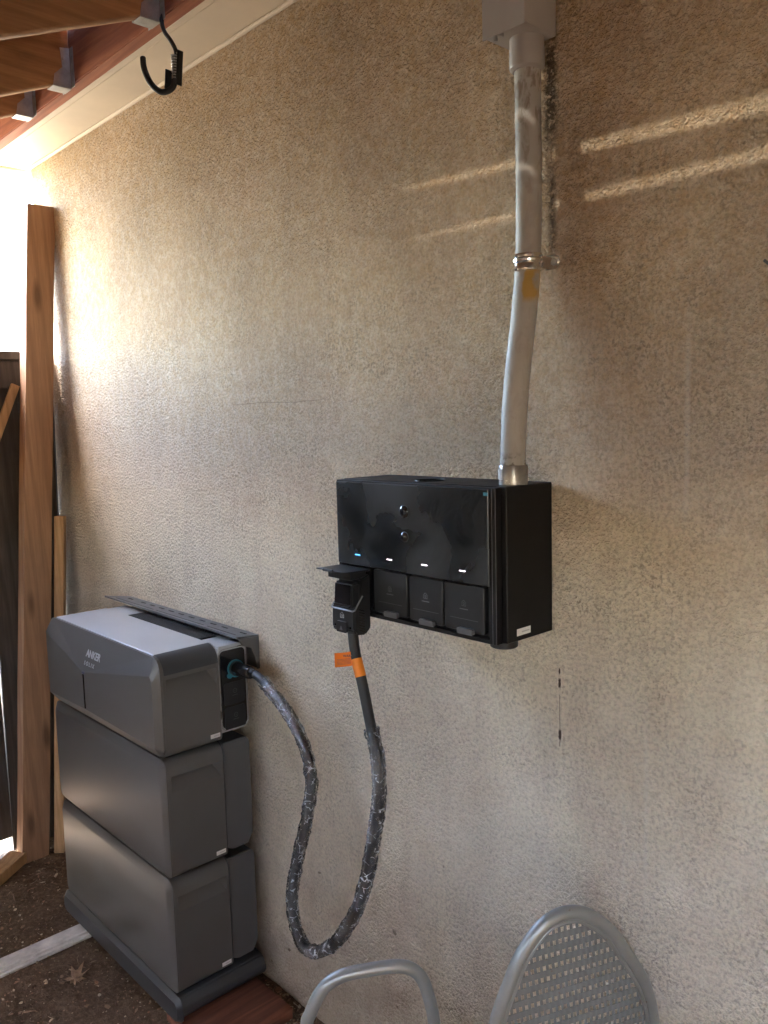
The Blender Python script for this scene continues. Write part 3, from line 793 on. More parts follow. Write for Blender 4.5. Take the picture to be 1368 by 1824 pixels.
# grille in the rear top
g = obj("vent_grille", box(bm_new(), -2.50, -2.06, -.126, -.066, 1.034, 1.0405), M_glossb, U, False)
for k in range(34):
    x = -2.495+k*.01288
    bm = bm_new(); beam(bm, (x, -.125, 1.0425), (x+.004, -.067, 1.0425), .0055, .004, (1, 0, 0), .0006); obj("fin", bm, M_batdk, g)
# connection panel on the right end of the rear box
bm = bm_new(); prism(bm, rrect(-.125, -.046, .806, 1.026, .012, 4), lambda a, b: Vector((XR-.0038, a, b)), lambda a, b: Vector((XR-.0005, a, b))); cp = obj("connection_panel", bm, M_glossb, U)
for z in (.903, .834):
    bm = bm_new(); prism(bm, rrect(-.119, -.052, z-.031, z+.031, .006, 3), lambda a, b: Vector((XR-.0006, a, b)), lambda a, b: Vector((XR+.0014, a, b))); fl = obj("socket_flap", bm, M_blackp, cp)
    bm = bm_new(); tube(bm, [Vector((XR+.0016, -.084+math.cos(2*math.pi*q/16)*.006, z+.006+math.sin(2*math.pi*q/16)*.006)) for q in range(16)], .0005, 5, closed=True)
    box(bm, XR+.0014, XR+.0018, -.0845, -.0835, z+.0035, z+.0085); box(bm, XR+.0014, XR+.0018, -.093, -.075, z-.0065, z-.0055); obj("icon", bm, M_ink, fl)
bm = bm_new(); pp = rrect(-.128, -.041, .802, 1.031, .014, 4); tube(bm, [Vector((XR-.002, a, b)) for a, b in pp], .0013, 5, closed=True); obj("panel_rim", bm, M_trim, U)
# plinth with rolled end and chamfered front
bm = bm_new()
prof = [(XL-.02, .070), (XL-.014, .052), (XL+.005, .040), (XR-.012, .040), (XR+.008, .046), (XR+.021, .060), (XR+.024, .074), (XR+.018, .090), (XR+.004, .103), (XR-.02, .106), (XL+.02, .106), (XL, .103), (XL-.016, .090)]
prism(bm, prof, lambda a, b: Vector((a, -.305, b)), lambda a, b: Vector((a, -.036, b)))
bmesh.ops.bevel(bm, geom=[e for e in bm.edges if abs((e.verts[0].co-e.verts[1].co).y) > .1], offset=.004, segments=2, affect='EDGES')
B_ = obj("plinth", bm, M_batdk, T)
bm = bm_new(); pr_ = rrect(XL-.022, XR+.026, .036, .110, .024, 6); pin = rrect(XL-.012, XR+.016, .044, .096, .018, 6)
A = [bm.verts.new((a, -.3055, b)) for a, b in pr_]; Bq = [bm.verts.new((a, -.309, b)) for a, b in pr_]; D_ = [bm.verts.new((a, -.321, b)) for a, b in pin]; n = len(pr_)
bm.faces.new(A); bm.faces.new(D_[::-1])
for P, Q in ((A, Bq), (Bq, D_)):
    for i in range(n): bm.faces.new((P[i], P[(i+1) % n], Q[(i+1) % n], Q[i]))
obj("plinth_front", bm, M_batdk, B_)
for x, y, zf in ((XR-.02, -.10, .0365), (XR-.02, -.275, .0365), (XL+.045, -.275, .0), (XL+.045, -.10, 0)):
    bm = bm_new(); cyl(bm, (x, y, zf), (x, y, zf+.004), .014, 20, .001); cyl(bm, (x, y, zf+.004), (x, y, .041), .0045, 12); cyl(bm, (x, y, .0395-.006), (x, y, .0395), .009, 6); obj("levelling_foot", bm, M_chrome, T)

# wall bracket above the cabinet
t = thing("wall_bracket", (-2.33, -.03, 1.03), "grey slotted steel bracket fixed to the wall just above the battery cabinet", "bracket")
bm = bm_new(); prism(bm, [(0, 1.052), (-.074, 1.060), (-.0745, 1.0545), (-.072, 1.0545), (-.0725, 1.0575), (0, 1.0495)], lambda a, b: Vector((-2.735+a*.0-(.045 if a < -.05 else 0), a, b)), lambda a, b: Vector((-1.944, a, b)))
tp = obj("top_flange", bm, M_brk, t, False)
for k in range(11):
    x = -2.66+k*.0632 if k not in (0, 10) else (-2.69 if k == 0 else -1.995)
    bm = bm_new(); box(bm, x, x+.028, -.0305, -.0250, 1.0550, 1.0563); 
    for v_ in bm.verts: v_.co.z = v_.co.z + (-(v_.co.y)-.028)*.1
    obj("slot", bm, M_rubber, tp, False)
for a, b in ((-2.72, -2.45), (-2.43, -2.14), (-2.12, -1.97)):
    bm = bm_new(); box(bm, a, b, -.062, -.0595, 1.0584, 1.0592); obj("slot", bm, M_rubber, tp, False)
bm = bm_new(); prism(bm, [(-.0015, 1.048), (-.070, 1.0535), (-.055, 1.03), (-.028, 1.02), (-.016, .99), (-.010, .955), (-.0015, .955)], lambda a, b: Vector((-1.9455, a, b)), lambda a, b: Vector((-1.9430, a, b))); obj("end_plate", bm, M_brk, t, False)
bm = bm_new(); box(bm, -2.60, -1.9462, -.0045, -.0015, .955, 1.0488); obj("back_plate", bm, M_brk, t, False)
bm = bm_new(); box(bm, -2.40, -2.03, -.030, -.012, 1.020, 1.046, .003); obj("sealing_foam", bm, mat_plain("grey_foam", (.22, .20, .18), .95, bump=1, bscale=120, var=.3, vscale=80), t)

# ---------------------------------------------------------------- black box
BX0, BX1, BY, BZ0, BZ1 = -1.388, -.938, -.156, 1.237, 1.523
T2 = thing("charging_box", (-1.165, 0, 1.237), "black rectangular power box with glass front, mounted on the stucco wall", "power box")
bm = bm_new(); box(bm, BX0+.002, BX1, -.138, -.002, BZ0, BZ1, .0015)
hs = obj("housing", bm, M_blackm, T2)
cb = bm_new(); cyl(cb, (-1.175, -.088, BZ1-.02), (-1.175, -.088, BZ1+.02), .030, 32)
hs.parent = None; hs.location = root_loc(T2); bool_diff(hs, cb); hs.parent = T2; hs.location = (0, 0, 0)
bm = bm_new(); tube(bm, [Vector((-1.175+math.cos(2*math.pi*q/32)*.0305, -.088+math.sin(2*math.pi*q/32)*.0305, BZ1+.0006)) for q in range(32)], .0016, 6, closed=True); obj("knockout_rim", bm, M_blackp, T2)
# front frame
bm = bm_new(); box(bm, BX0, BX1-.011, -.156, -.1385, BZ0-.001, BZ1-.001, .001); fr = obj("front_frame", bm, M_blackm, T2)
cb = bm_new(); box(cb, BX0+.009, BX1-.027, -.17, -.143, BZ0+.007, 1.3415)
fr.parent = None; fr.location = root_loc(T2); bool_diff(fr, cb); fr.parent = T2; fr.location = (0, 0, 0)
for xx in (BX1-.0112, BX1-.0192):
    bm = bm_new(); cyl(bm, (xx, -.1562 if xx < BX1-.015 else -.1555, BZ0), (xx, -.1562 if xx < BX1-.015 else -.1555, BZ1-.002), .0005, 6); obj("edge_line", bm, M_ink, fr)
bm = bm_new(); box(bm, BX0+.003, BX1-.024, -.1605, -.1568, 1.3435, BZ1-.004, .0012); gl = obj("glass_panel", bm, M_bglass, T2)
bm = bm_new(); box(bm, -.972, -.962, -.1612, -.1607, 1.508, 1.514); obj("film_tab", bm, M_teal, gl, False)
for z, r_ in ((1.466, .0125), (1.416, .0095)):
    bm = bm_new(); tube(bm, [(-1.176, q_, z) for q_ in (-.1606, -.1635, -.1652, -.1664, -.1670)], r_, 28, rad=lambda i, a: r_*(1, .98, .86, .6, .25)[i]); kb = obj("push_button", bm, M_glossb, T2)
    bm = bm_new(); tube(bm, [Vector((-1.176+math.cos(2*math.pi*q/28)*(r_+.0006), -.1612, z+math.sin(2*math.pi*q/28)*r_)) for q in range(28)], .0009, 6, closed=True); obj("button_ring", bm, M_batdk, kb)
for k, x in enumerate((-1.3205, -1.2225, -1.1235, -1.025)):
    bm = bm_new(); cyl(bm, (x-.0075, -.1608, 1.3655), (x+.0075, -.1608, 1.3655), .0010, 8, .0005); obj("status_light", bm, M_blue if k == 0 else M_wled, T2)
# port covers
def house_icon(bm, x, y, z, s_, ax='y'):
    P = [(-.5, -.5), (-.5, .15), (0, .6), (.5, .15), (.5, -.5)]
    pts = [Vector((x+a*s_, y, z+b*s_)) for a, b in P]
    tube(bm, pts, .0004, 4, closed=True)
    tube(bm, [Vector((x+math.cos(q)*s_*.2, y, z-s_*.1+math.sin(q)*s_*.2)) for q in [k*math.pi/5 for k in range(10)]], .0004, 4, closed=True)
for k, (xa, xb) in enumerate(((-1.279, -1.181), (-1.174, -1.083), (-1.078, -.979))):
    bm = bm_new(); prism(bm, rrect(xa, xb, 1.249, 1.339, .005, 3), lambda a, b: Vector((a, -.1425, b)), lambda a, b: Vector((a, -.1545, b)))
    bmesh.ops.bevel(bm, geom=[e for e in bm.edges if all(v_.co.y < -.154 for v_ in e.verts)], offset=.0012, segments=1, affect='EDGES')
    pc = obj("port_cover", bm, M_blackp, T2)
    xm = (xa+xb)/2
    bm = bm_new(); prism(bm, rrect(xm-.012, xm+.026, 1.246, 1.257, .003, 3), lambda a, b: Vector((a, -.1548, b)), lambda a, b: Vector((a, -.1625, b))); obj("latch", bm, mat_plain("satin_black", (.11, .115, .125), .3), pc)
    bm = bm_new(); house_icon(bm, xm, -.1547, 1.303, .010); box(bm, xm-.010, xm+.010, -.1549, -.1545, 1.291, 1.2925); box(bm, xm-.035, xm+.035, -.1547, -.1544, 1.2725, 1.2731); obj("icon", bm, M_ink, pc)
# the open first port: socket well and raised flap
bm = bm_new(); prism(bm, rrect(-1.377, -1.286, 1.249, 1.339, .006, 3), lambda a, b: Vector((a, -.1425, b)), lambda a, b: Vector((a, -.153, b))); pw = obj("port_socket", bm, M_glossb, T2)
bm = bm_new()
prism(bm, [(-.157, 1.3385), (-.157, 1.3345), (-.206, 1.3350), (-.228, 1.3385), (-.228, 1.3410), (-.205, 1.3395)], lambda a, b: Vector((-1.379, a, b)), lambda a, b: Vector((-1.286, a, b)))
prism(bm, [(-.160, 1.3344), (-.2035, 1.3346), (-.2035, 1.319), (-.160, 1.321)], lambda a, b: Vector((-1.369, a, b)), lambda a, b: Vector((-1.296, a, b)))
bmesh.ops.bevel(bm, geom=bm.edges[:], offset=.001, segments=1, affect='EDGES')
pf = obj("port_flap", bm, M_blackp, T2); pf["label"] = "raised flap over the plugged-in port"
bm = bm_new(); cyl(bm, (-1.352, -.229, 1.3400), (-1.322, -.229, 1.3400), .0028, 10); obj("latch", bm, M_blackp, pf)
s_ = sticker(T2, (BX1+.0002, -.092, 1.2535), .040, .013)
bm = bm_new(); cyl(bm, (-.968, -.112, BZ0-.014), (-.968, -.112, BZ0+.001), .026, 32, .002); obj("bottom_gland", bm, M_blackp, T2)

# ---------------------------------------------------------------- conduit, strap, junction box
PX = -.966
T3 = thing("conduit_pipe", (PX, -.08, BZ1), "grey plastic conduit bending down the wall into the top of the black box", "pipe")
path = spline([(PX, -.083, BZ1+.0008), (PX, -.083, 1.557), (PX, -.080, 1.629), (PX, -.073, 1.69), (PX, -.063, 1.751), (PX, -.051, 1.812), (PX, -.041, 1.873), (PX, -.034, 1.935), (PX, -.031, 2.04), (PX, -.031, 2.16), (PX, -.032, 2.25), (PX, -.034, 2.31)], 8)
bm = bm_new(); tube(bm, path, .0235, 32); obj("pipe_body", bm, M_pvc, T3)
bm = bm_new(); pts = [(PX, -.083, z) for z in (BZ1+.0006, BZ1+.033, BZ1+.036, BZ1+.036, BZ1+.030)]; rs = [.0272, .0272, .0262, .0245, .0238]
tube(bm, pts, .0285, 32, rad=lambda i, a: rs[i]); cl = obj("collar", bm, mat_plain("collar_metal", (.30, .29, .27), .25, .5, var=.15, vscale=40), T3); cl["label"] = "short grey collar at the box top"
bm = bm_new()
cc = Vector((PX, -.083, BZ1+.019)); 
dirs = [R(a) for a in range(228, 268, 6)]
vs = []
for a in dirs: vs.append((cc.x+math.cos(a)*.0278, cc.y+math.sin(a)*.0278))
A = [bm.verts.new((x, y, cc.z-.009)) for x, y in vs]; Bq = [bm.verts.new((x, y, cc.z+.010)) for x, y in vs]
for i in range(len(vs)-1): bm.faces.new((A[i], A[i+1], Bq[i+1], Bq[i]))
obj("label_sticker", bm, mat_plain("clear_sticker", (.52, .51, .5), .25), cl)
bm = bm_new()
ztop = 2.262
pts = [(PX, -.034, z) for z in (ztop-.004, ztop, ztop+.004, ztop+.048, ztop+.05)]; rs = [.0255, .0305, .0315, .0305, .0305]
tube(bm, pts, .03, 32, rad=lambda i, a: rs[i]); obj("coupling", bm, M_jbox, T3)
T4 = thing("pipe_strap", (PX+.013, -.03, 1.93), "shiny zinc pipe strap screwed to the wall round the conduit", "pipe strap")
zc, yc, xc = 1.925, -.035, PX
bm = bm_new()
prof = [(-.0150, .0242), (-.0150, .0262), (-.0115, .0282), (-.0075, .0252), (-.002, .0250), (.001, .0280), (.0045, .0285), (.008, .0255), (.0115, .0275), (.0150, .0262), (.0150, .0242)]
angs = [R(a) for a in range(60, 301+60, 10)]
rings = []
for k in range(37):
    a = 2*math.pi*k/36
    rings.append([bm.verts.new((xc+math.cos(a)*q, yc+math.sin(a)*q, zc+h)) for h, q in prof])
for A, B in zip(rings[:-1], rings[1:]):
    for i in range(len(prof)-1): bm.faces.new((A[i], A[i+1], B[i+1], B[i]))
bmesh.ops.remove_doubles(bm, verts=bm.verts, dist=1e-5)
obj("band", bm, M_chrome, T4)
bm = bm_new(); prism(bm, [(xc+.018, zc-.013), (xc+.040, zc-.013), (xc+.047, zc-.008), (xc+.049, zc), (xc+.047, zc+.008), (xc+.040, zc+.013), (xc+.018, zc+.013)], lambda a, b: Vector((a, -.0035, b)), lambda a, b: Vector((a, -.0060, b)))
box(bm, xc+.016, xc+.022, -.030, -.004, zc-.012, zc+.012, .001)
obj("ear", bm, M_chrome, T4)
bm = bm_new(); cyl(bm, (xc+.037, -.006, zc), (xc+.037, -.0085, zc), .0048, 6, .001); cyl(bm, (xc+.037, -.006, zc), (xc+.037, -.0068, zc), .0068, 20); obj("screw", bm, M_galv, T4)

T5 = thing("junction_box", (-.955, -.05, 2.31), "grey metal junction box at the top edge, conduit entering its bottom", "junction box")
bm = bm_new(); box(bm, -1.015, -.925, -.092, -.002, 2.312, 2.62, .003, 2); obj("enclosure", bm, M_jbox, T5)
bm = bm_new(); box(bm, -1.017, -.9235, -.0955, -.0925, 2.309, 2.623, .0012, 1); lid = obj("cover", bm, M_jbox, T5)
bm = bm_new(); cyl(bm, (-.981, -.088, 2.306), (-.981, -.088, 2.3125), .0055, 14, .001); cyl(bm, (-.988, -.094, 2.300), (-.988, -.094, 2.3085), .004, 10); obj("screw", bm, M_galv, lid)

# nail at the right edge
bm = bm_new(); tube(bm, [(-.538, .002, 1.866), (-.540, -.010, 1.862), (-.545, -.018, 1.868)], .0022, 8); obj("bent_nail", bm, M_ink, None, label="small dark bent nail sticking out of the wall at the right edge", cat="nail")

# ---------------------------------------------------------------- charging cable
T6 = thing("charging_cable", (-1.5, -.17, .39), "thick black cable in clear plastic wrap looping from the battery cabinet to the black box", "cable")
cpts = [(-1.86, -.092, .9805), (-1.825, -.0965, .983), (-1.785, -.101, .976), (-1.735, -.107, .956), (-1.668, -.112, .925), (-1.592, -.120, .865), (-1.552, -.130, .790), (-1.558, -.140, .702), (-1.586, -.155, .582), (-1.600, -.165, .492), (-1.578, -.175, .418), (-1.521, -.180, .386), (-1.420, -.190, .450), (-1.339, -.196, .550), (-1.284, -.200, .654), (-1.249, -.203, .769), (-1.226, -.203, .876), (-1.232, -.200, .957), (-1.256, -.195, 1.021), (-1.283, -.190, 1.098), (-1.306, -.186, 1.153), (-1.316, -.183, 1.187), (-1.320, -.181, 1.210)]
# shift the right leg so that it meets the plug body
cp_ = spline(cpts, 12)
L_ = [0]
for a, b in zip(cp_[:-1], cp_[1:]): L_.append(L_[-1]+(b-a).length)
bm = bm_new(); tube(bm, cp_, .0112, 18); obj("cord", bm, M_rubber, T6)
# wrap: crinkled sleeve from just past the left plug to below the orange band
i0 = next(i for i, p in enumerate(cp_) if p.x > -1.785); i1 = next(i for i, p in enumerate(cp_) if i > 200 and p.z > 1.010)
seg = []
for a, b in zip(cp_[i0:i1], cp_[i0+1:i1+1]):
    for k in range(5): seg.append(a.lerp(b, k/5))
def wr(i, a):
    q = .0152+.0032*noise.noise(Vector((i*.07, math.cos(a)*1.4, math.sin(a)*1.4)))+.0022*noise.noise(Vector((i*.28+a*.8, math.cos(a)*1.8, math.sin(a)*1.8)))+.0010*noise.noise(Vector((i*.7, math.cos(a)*3, math.sin(a)*3)))
    return max(q, .0118)
bm = bm_new(); tube(bm, seg, .014, 26, rad=wr, cap=False); obj("plastic_wrap", bm, M_film, T6)
# left plug
bm = bm_new()
d = (Vector((-1.825, -.0965, .983))-Vector((-1.95, -.080, .972))).normalized(); q0 = Vector((XR+.001, -.080, .972))
pts = [q0, q0+d*.012, q0+d*.014, q0+d*.055, q0+d*.085, q0+d*.098, q0+d*.099, q0+d*.128]
rs = [.0195, .0195, .018, .0180, .0170, .0155, .0122, .0118]
tube(bm, pts, .018, 24, rad=lambda i, a: rs[i]); pl = obj("plug", bm, M_glossb, T6)
bm = bm_new(); 
for k in range(5): 
    c = q0+d*(.003+k*.0025); tube(bm, [c, c+d*.0012], .0208, 24)
obj("grip_ring", bm, M_blackp, pl)
bm = bm_new(); tube(bm, [q0, q0+d*.0065], .0245, 28); 
c = q0+d*.003+Vector((0, -.020, -.018)); tube(bm, [c-d*.003, c+d*.003], .007, 14); obj("teal_collar", bm, M_teal, pl)
# big connector at the box
# body: seen from the front-right; three forms: rear neck, back shell and lower head
cxa, cxb = -1.362, -1.296
def cbox(poly, x0, x1, m, name, parent, bev=.003, seg_=2, taper=0):
    bm = bm_new(); prism(bm, poly, lambda a, b: Vector((x0, a, b)), lambda a, b: Vector((x1, a, b)))
    bmesh.ops.bevel(bm, geom=bm.edges[:], offset=bev, segments=seg_, affect='EDGES'); return obj(name, bm, m, parent)
body = cbox([(-.1565, 1.328), (-.182, 1.320), (-.186, 1.268), (-.2030, 1.2585), (-.2045, 1.214), (-.1975, 1.204), (-.172, 1.2005), (-.1575, 1.213)], -1.3600, -1.2870, M_blackp, "connector_body", T6, .003)
hood = cbox([(-.170, 1.315), (-.2005, 1.3110), (-.2045, 1.262), (-.180, 1.256)], -1.3535, -1.2935, M_blackp, "connector_hood", T6, .004)
bm = bm_new(); prism(bm, rrect(-1.3485, -1.2985, 1.267, 1.308, .003, 3), lambda a, b: Vector((a, -.2035+(b-1.262)*.08, b)), lambda a, b: Vector((a, -.2052+(b-1.262)*.08, b))); obj("window_panel", bm, M_glossb, hood)
bm = bm_new(); box(bm, -1.350, -1.297, -.2075, -.2035, 1.2620, 1.2655, .001); obj("shiny_lip", bm, M_glossb, hood)
bm = bm_new()
tube(bm, [Vector((-1.3606, -.180, 1.280)), Vector((-1.3606, -.2020, 1.2575)), Vector((-1.3575, -.2052, 1.2555)), Vector((-1.290, -.2052, 1.2555)), Vector((-1.2866, -.2020, 1.2575)), Vector((-1.2866, -.180, 1.285))], .0018, 8); obj("grey_accent", bm, mat_plain("grey_accent_plastic", (.22, .23, .24), .35), body)
bm = bm_new(); prism(bm, rrect(-1.341, -1.309, 1.207, 1.230, .003, 3), lambda a, b: Vector((a, -.2035, b)), lambda a, b: Vector((a, -.2085, b))); lv = obj("release_button", bm, M_blackp, body)
bm = bm_new(); prism(bm, [(-1.330, 1.212), (-1.320, 1.212), (-1.325, 1.221)], lambda a, b: Vector((a, -.2086, b)), lambda a, b: Vector((a, -.2092, b))); obj("arrow_mark", bm, M_ink, lv)
for xx in (-1.349, -1.300):
    bm = bm_new(); cyl(bm, (xx, -.2040, 1.219), (xx, -.2052, 1.219), .0028, 12, .0004); obj("screw", bm, M_glossb, body)
bm = bm_new(); house_icon(bm, -1.325, -.2049, 1.243, .011); obj("icon", bm, M_inkg, body)
bm = bm_new()
for k in range(9): beam(bm, (-1.2866, -.176, 1.208+k*.0055), (-1.2866, -.190, 1.2135+k*.0055), .0008, .0016, (1, 0, 0), 0)
obj("grip_ribs", bm, M_glossb, body, False)
# cable boot
# orange band and warning tag
ib = next(i for i, p in enumerate(cp_) if i > 200 and p.z > 1.112); ie = next(i for i, p in enumerate(cp_) if i > 200 and p.z > 1.146)
bm = bm_new(); tube(bm, cp_[ib:ie+1], .0118, 20, cap=False); ob = obj("orange_band", bm, M_orange, T6)
tg = cp_[ie]; 
tdir = Vector((-.70, -.66, 0)).normalized(); tdir = Vector((-.68, -.73, 0)).normalized()
o_ = tg+Vector((0, -.001, .0))
bm = bm_new()
N = 8; cols = []
for k in range(N+1):
    u_ = k/N*.040+.006
    p = o_+tdir*u_+Vector((.004, -.002, 0))*math.sin(k/N*2.2)
    up_ = Vector((.002, 0, 1))
    cols.append((bm.verts.new(p+Vector((0, 0, -.014-u_*.06))), bm.verts.new(p+Vector((.0, 0, .016-u_*.04)))))
for a, b in zip(cols[:-1], cols[1:]): bm.faces.new((a[0], b[0], b[1], a[1]))
r_ = bmesh.ops.solidify(bm, geom=bm.faces[:], thickness=.0005)
tag_ = obj("warning_tag", bm, M_orange, T6)
txtn = Vector((tdir.y, -tdir.x, 0)) if Vector((tdir.y, -tdir.x, 0)).y < 0 else Vector((-tdir.y, tdir.x, 0))
tn = Vector((.73, -.68, 0))
def on_tag(u_, z_):
    k = (u_-.006)/.040
    return o_+tdir*u_+Vector((.004, -.002, 0))*math.sin(k*2.2)+Vector((0, 0, z_-u_*.05))+tn*.0011
lettering(tag_, "WARNING", on_tag(.028, .007), -tdir, (0, 0, 1), .0068, M_ink, th=.0001, bold=.0002)
bm = bm_new()
for k in range(5):
    a = on_tag(.042, .002-k*.0027); b = on_tag(.012, .002-k*.0027)
    beam(bm, a, b, .0006, .0004, (0, 0, 1), 0)
obj("print_lines", bm, M_ink, tag_, False)

# ---------------------------------------------------------------- patio chair
T7 = thing("patio_chair", (-.92, -.25, 0), "grey metal patio chair with oval basket weave back and tubular arm", "chair")
ya = R(22); rc = R(7)
ce = Vector((math.sin(ya), math.cos(ya), 0)); chh = Vector((-math.cos(ya), math.sin(ya), 0))
cn = chh*math.cos(rc)+Vector((0, 0, 1))*math.sin(rc); cu_ = ce.cross(cn); cu_ = cu_ if cu_.z > 0 else -cu_
c0 = Vector((-.752, -.238, .85)) + cn*0
HW = [(-.006, 0), (-.012, .028), (-.026, .050), (-.046, .070), (-.075, .092), (-.11, .110), (-.15, .130), (-.20, .150), (-.26, .168), (-.33, .178), (-.40, .170), (-.46, .14)]
def cen(u_): return .004+.034*min(1, (-u_)/.22)
def cpos(e_, u_, n_=0.0): return c0+ce*e_+cu_*u_+cn*n_
outl = [(cen(u_)-w_, u_) for u_, w_ in HW[::-1]] + [(cen(u_)+w_, u_) for u_, w_ in HW[1:]]
fr_pts = spline([cpos(e_, u_) for e_, u_ in outl], 8)
bm = bm_new(); tube(bm, fr_pts, .0112, 16); bf = obj("back_frame", bm, M_chair, T7)
def offs(k, d):
    a = fr_pts[max(k-1, 0)]; c_ = fr_pts[min(k+1, len(fr_pts)-1)]; t_ = (c_-a).normalized(); nn = t_.cross(cn).normalized()
    ctr_ = cpos(.03, -.2)
    if (ctr_-fr_pts[k]).dot(nn) < 0: nn = -nn
    return fr_pts[k]+nn*d
bm = bm_new(); tube(bm, [offs(k, .0135)-cn*.003 for k in range(0, len(fr_pts), 2)], .0038, 10); obj("inner_rim", bm, M_chair, bf)
def halfw(u_):
    for (u1, w1), (u2, w2) in zip(HW[:-1], HW[1:]):
        if u2 <= u_ <= u1: return w1+(w2-w1)*(u1-u_)/(u1-u2)
    return 0
# pressed basket-weave panel: wide bands with staggered short bridges between them
bm = bm_new(); pit = .0112; prow = .0222; hb = .0114
def qslab(q):
    A = [bm.verts.new(p) for p in q]; B = [bm.verts.new(p-cn*.0010) for p in q]
    bm.faces.new(A); bm.faces.new(B[::-1])
    for i in (0, 2): j = (i+1) % 4; bm.faces.new((A[i], B[i], B[j], A[j]))
for r_i in range(20):
    u_ = -.024-r_i*prow
    x = -.19; prev = None
    while x <= .19:
        n_ = .0005*math.cos(2*math.pi*(x/pit+.5*(r_i % 2)))
        def fit(xx, uu_):   # clip to the oval
            h_ = halfw(uu_)-.0125
            return max(-h_, min(h_, xx)) if h_ > 0 else 0
        ut, ub = min(u_+hb/2, -.020), u_-hb/2
        q = (fit(x, ut), fit(x, ub))
        cur = (cpos(cen(ut)+q[0], ut, n_), cpos(cen(ub)+q[1], ub, n_))
        if prev and (cur[0]-prev[0]).length > 3e-4 and (cur[1]-prev[1]).length > 3e-4: qslab((prev[0], cur[0], cur[1], prev[1]))
        prev = cur; x += pit/4
    k0 = int(.19/pit)
    for j in range(-k0, k0+1):
        e_ = (j+.5*(r_i % 2))*pit; ua, ub = u_-hb/2+.001, u_-prow+hb/2-.001; w2 = .0024
        if abs(e_)+.003 > min(halfw(ua), halfw(ub))-.0125: continue
        n_ = .0003
        qslab((cpos(cen(ua)+e_-w2, ua, n_), cpos(cen(ua)+e_+w2, ua, n_), cpos(cen(ub)+e_+w2, ub, n_), cpos(cen(ub)+e_-w2, ub, n_)))
bmesh.ops.remove_doubles(bm, verts=bm.verts, dist=1e-6)
obj("woven_back", bm, M_weave, T7, True, auto=60)
# arm loops: far one is the loop seen in the photograph
arm = [(-1.14, -.475, .02), (-1.142, -.474, .30), (-1.141, -.472, .54), (-1.136, -.465, .585), (-1.122, -.444, .630), (-1.103, -.416, .6495), (-1.079, -.381, .6545), (-1.050, -.338, .6555), (-1.033, -.313, .6480), (-1.0215, -.296, .628), (-1.015, -.286, .595), (-1.009, -.277, .54), (-1.005, -.272, .44)]
bm = bm_new(); tube(bm, spline(arm, 8), .0118, 16); obj("arm", bm, M_chair, T7)
# seat and legs (below the picture)
sq = [Vector((-1.00, -.27, .43)), Vector((-1.13, -.47, .43)), cpos(-.13, -.44), cpos(.20, -.44)]
bm = bm_new(); tube(bm, [Vector((p.x, p.y, .43)) for p in (Vector((-1.005, -.272, 0)), Vector((-1.142, -.474, 0)), Vector((-.86, -.40, 0)), Vector((-.72, -.07, 0)))], .011, 12, closed=True); obj("seat_frame", bm, M_chair, T7)
bm = bm_new(); sp_ = [(-1.005, -.272), (-1.142, -.474), (-.86, -.40), (-.72, -.07)]; prism(bm, sp_, lambda a, b: Vector((a, b, .436)), lambda a, b: Vector((a, b, .440))); obj("seat", bm, M_chair, T7, False)
for a, b in (((-1.005, -.272, .43), (-1.005, -.272, 0)), ((-.86, -.40, .46), (-.80, -.43, 0)), ((-.72, -.07, .46), (-.66, -.06, 0))):
    bm = bm_new(); cyl(bm, a, b, .0115, 14); obj("leg", bm, M_chair, T7)

# ---------------------------------------------------------------- things on the ground
def oak_leaf(c, size, rot, name="oak_leaf", col=None, label=None, cat="leaf"):
    bm = bm_new()
    star = [(0, 1.0), (13, .55), (24, .52), (38, .95), (50, .46), (62, .40), (76, .70), (90, .30), (112, .50), (128, .30), (146, .66), (160, .26), (180, .42)]
    pts = [(R(a), q) for a, q in star]+[(-R(a), q*.92) for a, q in star[1:-1]][::-1]
    def zz_(a, q): return .42*q*q*(.55+.45*math.cos(2*a+.7))+.06*math.sin(5*a)
    ctr = bm.verts.new((0, 0, 0))
    inner = [bm.verts.new((math.cos(a)*q*.5, math.sin(a)*q*.5, zz_(a, q*.5))) for a, q in pts]
    outer = [bm.verts.new((math.cos(a)*q, math.sin(a)*q, zz_(a, q))) for a, q in pts]
    n_ = len(pts)
    for i in range(n_):
        j = (i+1) % n_
        bm.faces.new((ctr, inner[i], inner[j])); bm.faces.new((inner[i], outer[i], outer[j], inner[j]))
    bmesh.ops.solidify(bm, geom=bm.faces[:], thickness=.012)
    mt = Matrix.Translation(c) @ Matrix.Rotation(rot, 4, 'Z') @ Matrix.Rotation(.12, 4, 'X') @ Matrix.Scale(size, 4)
    bm.transform(mt)
    return obj(name, bm, col or M_leaf, None, label=label, cat=cat)
M_leaf = mat_plain("dry_leaf", (.42, .27, .16), .7, bump=.5, bscale=80, var=.25, vscale=50)
oak_leaf((-2.372, -.425, .004), .058, R(128), label="curled brown dry oak leaf on the dirt in front of the grey cabinet")
M_chip = mat_plain("tan_litter", (.48, .36, .23), .8, var=.3, vscale=60)
M_stone = mat_plain("grey_stone", (.17, .15, .155), .6, var=.2, vscale=60)
def pebble(c, r_, m, name, lab, seed):
    bm = bm_new(); bmesh.ops.create_icosphere(bm, subdivisions=3, radius=1)
    for v_ in bm.verts:
        v_.co *= 1+.25*noise.noise(v_.co*1.1+Vector((seed, 0, 0)))
        v_.co = Vector((v_.co.x*r_[0], v_.co.y*r_[1], v_.co.z*r_[2]))
    bm.transform(Matrix.Translation(c) @ Matrix.Rotation(seed, 4, 'Z'))
    obj(name, bm, m, None, label=lab, cat=name.replace('_', ' '))
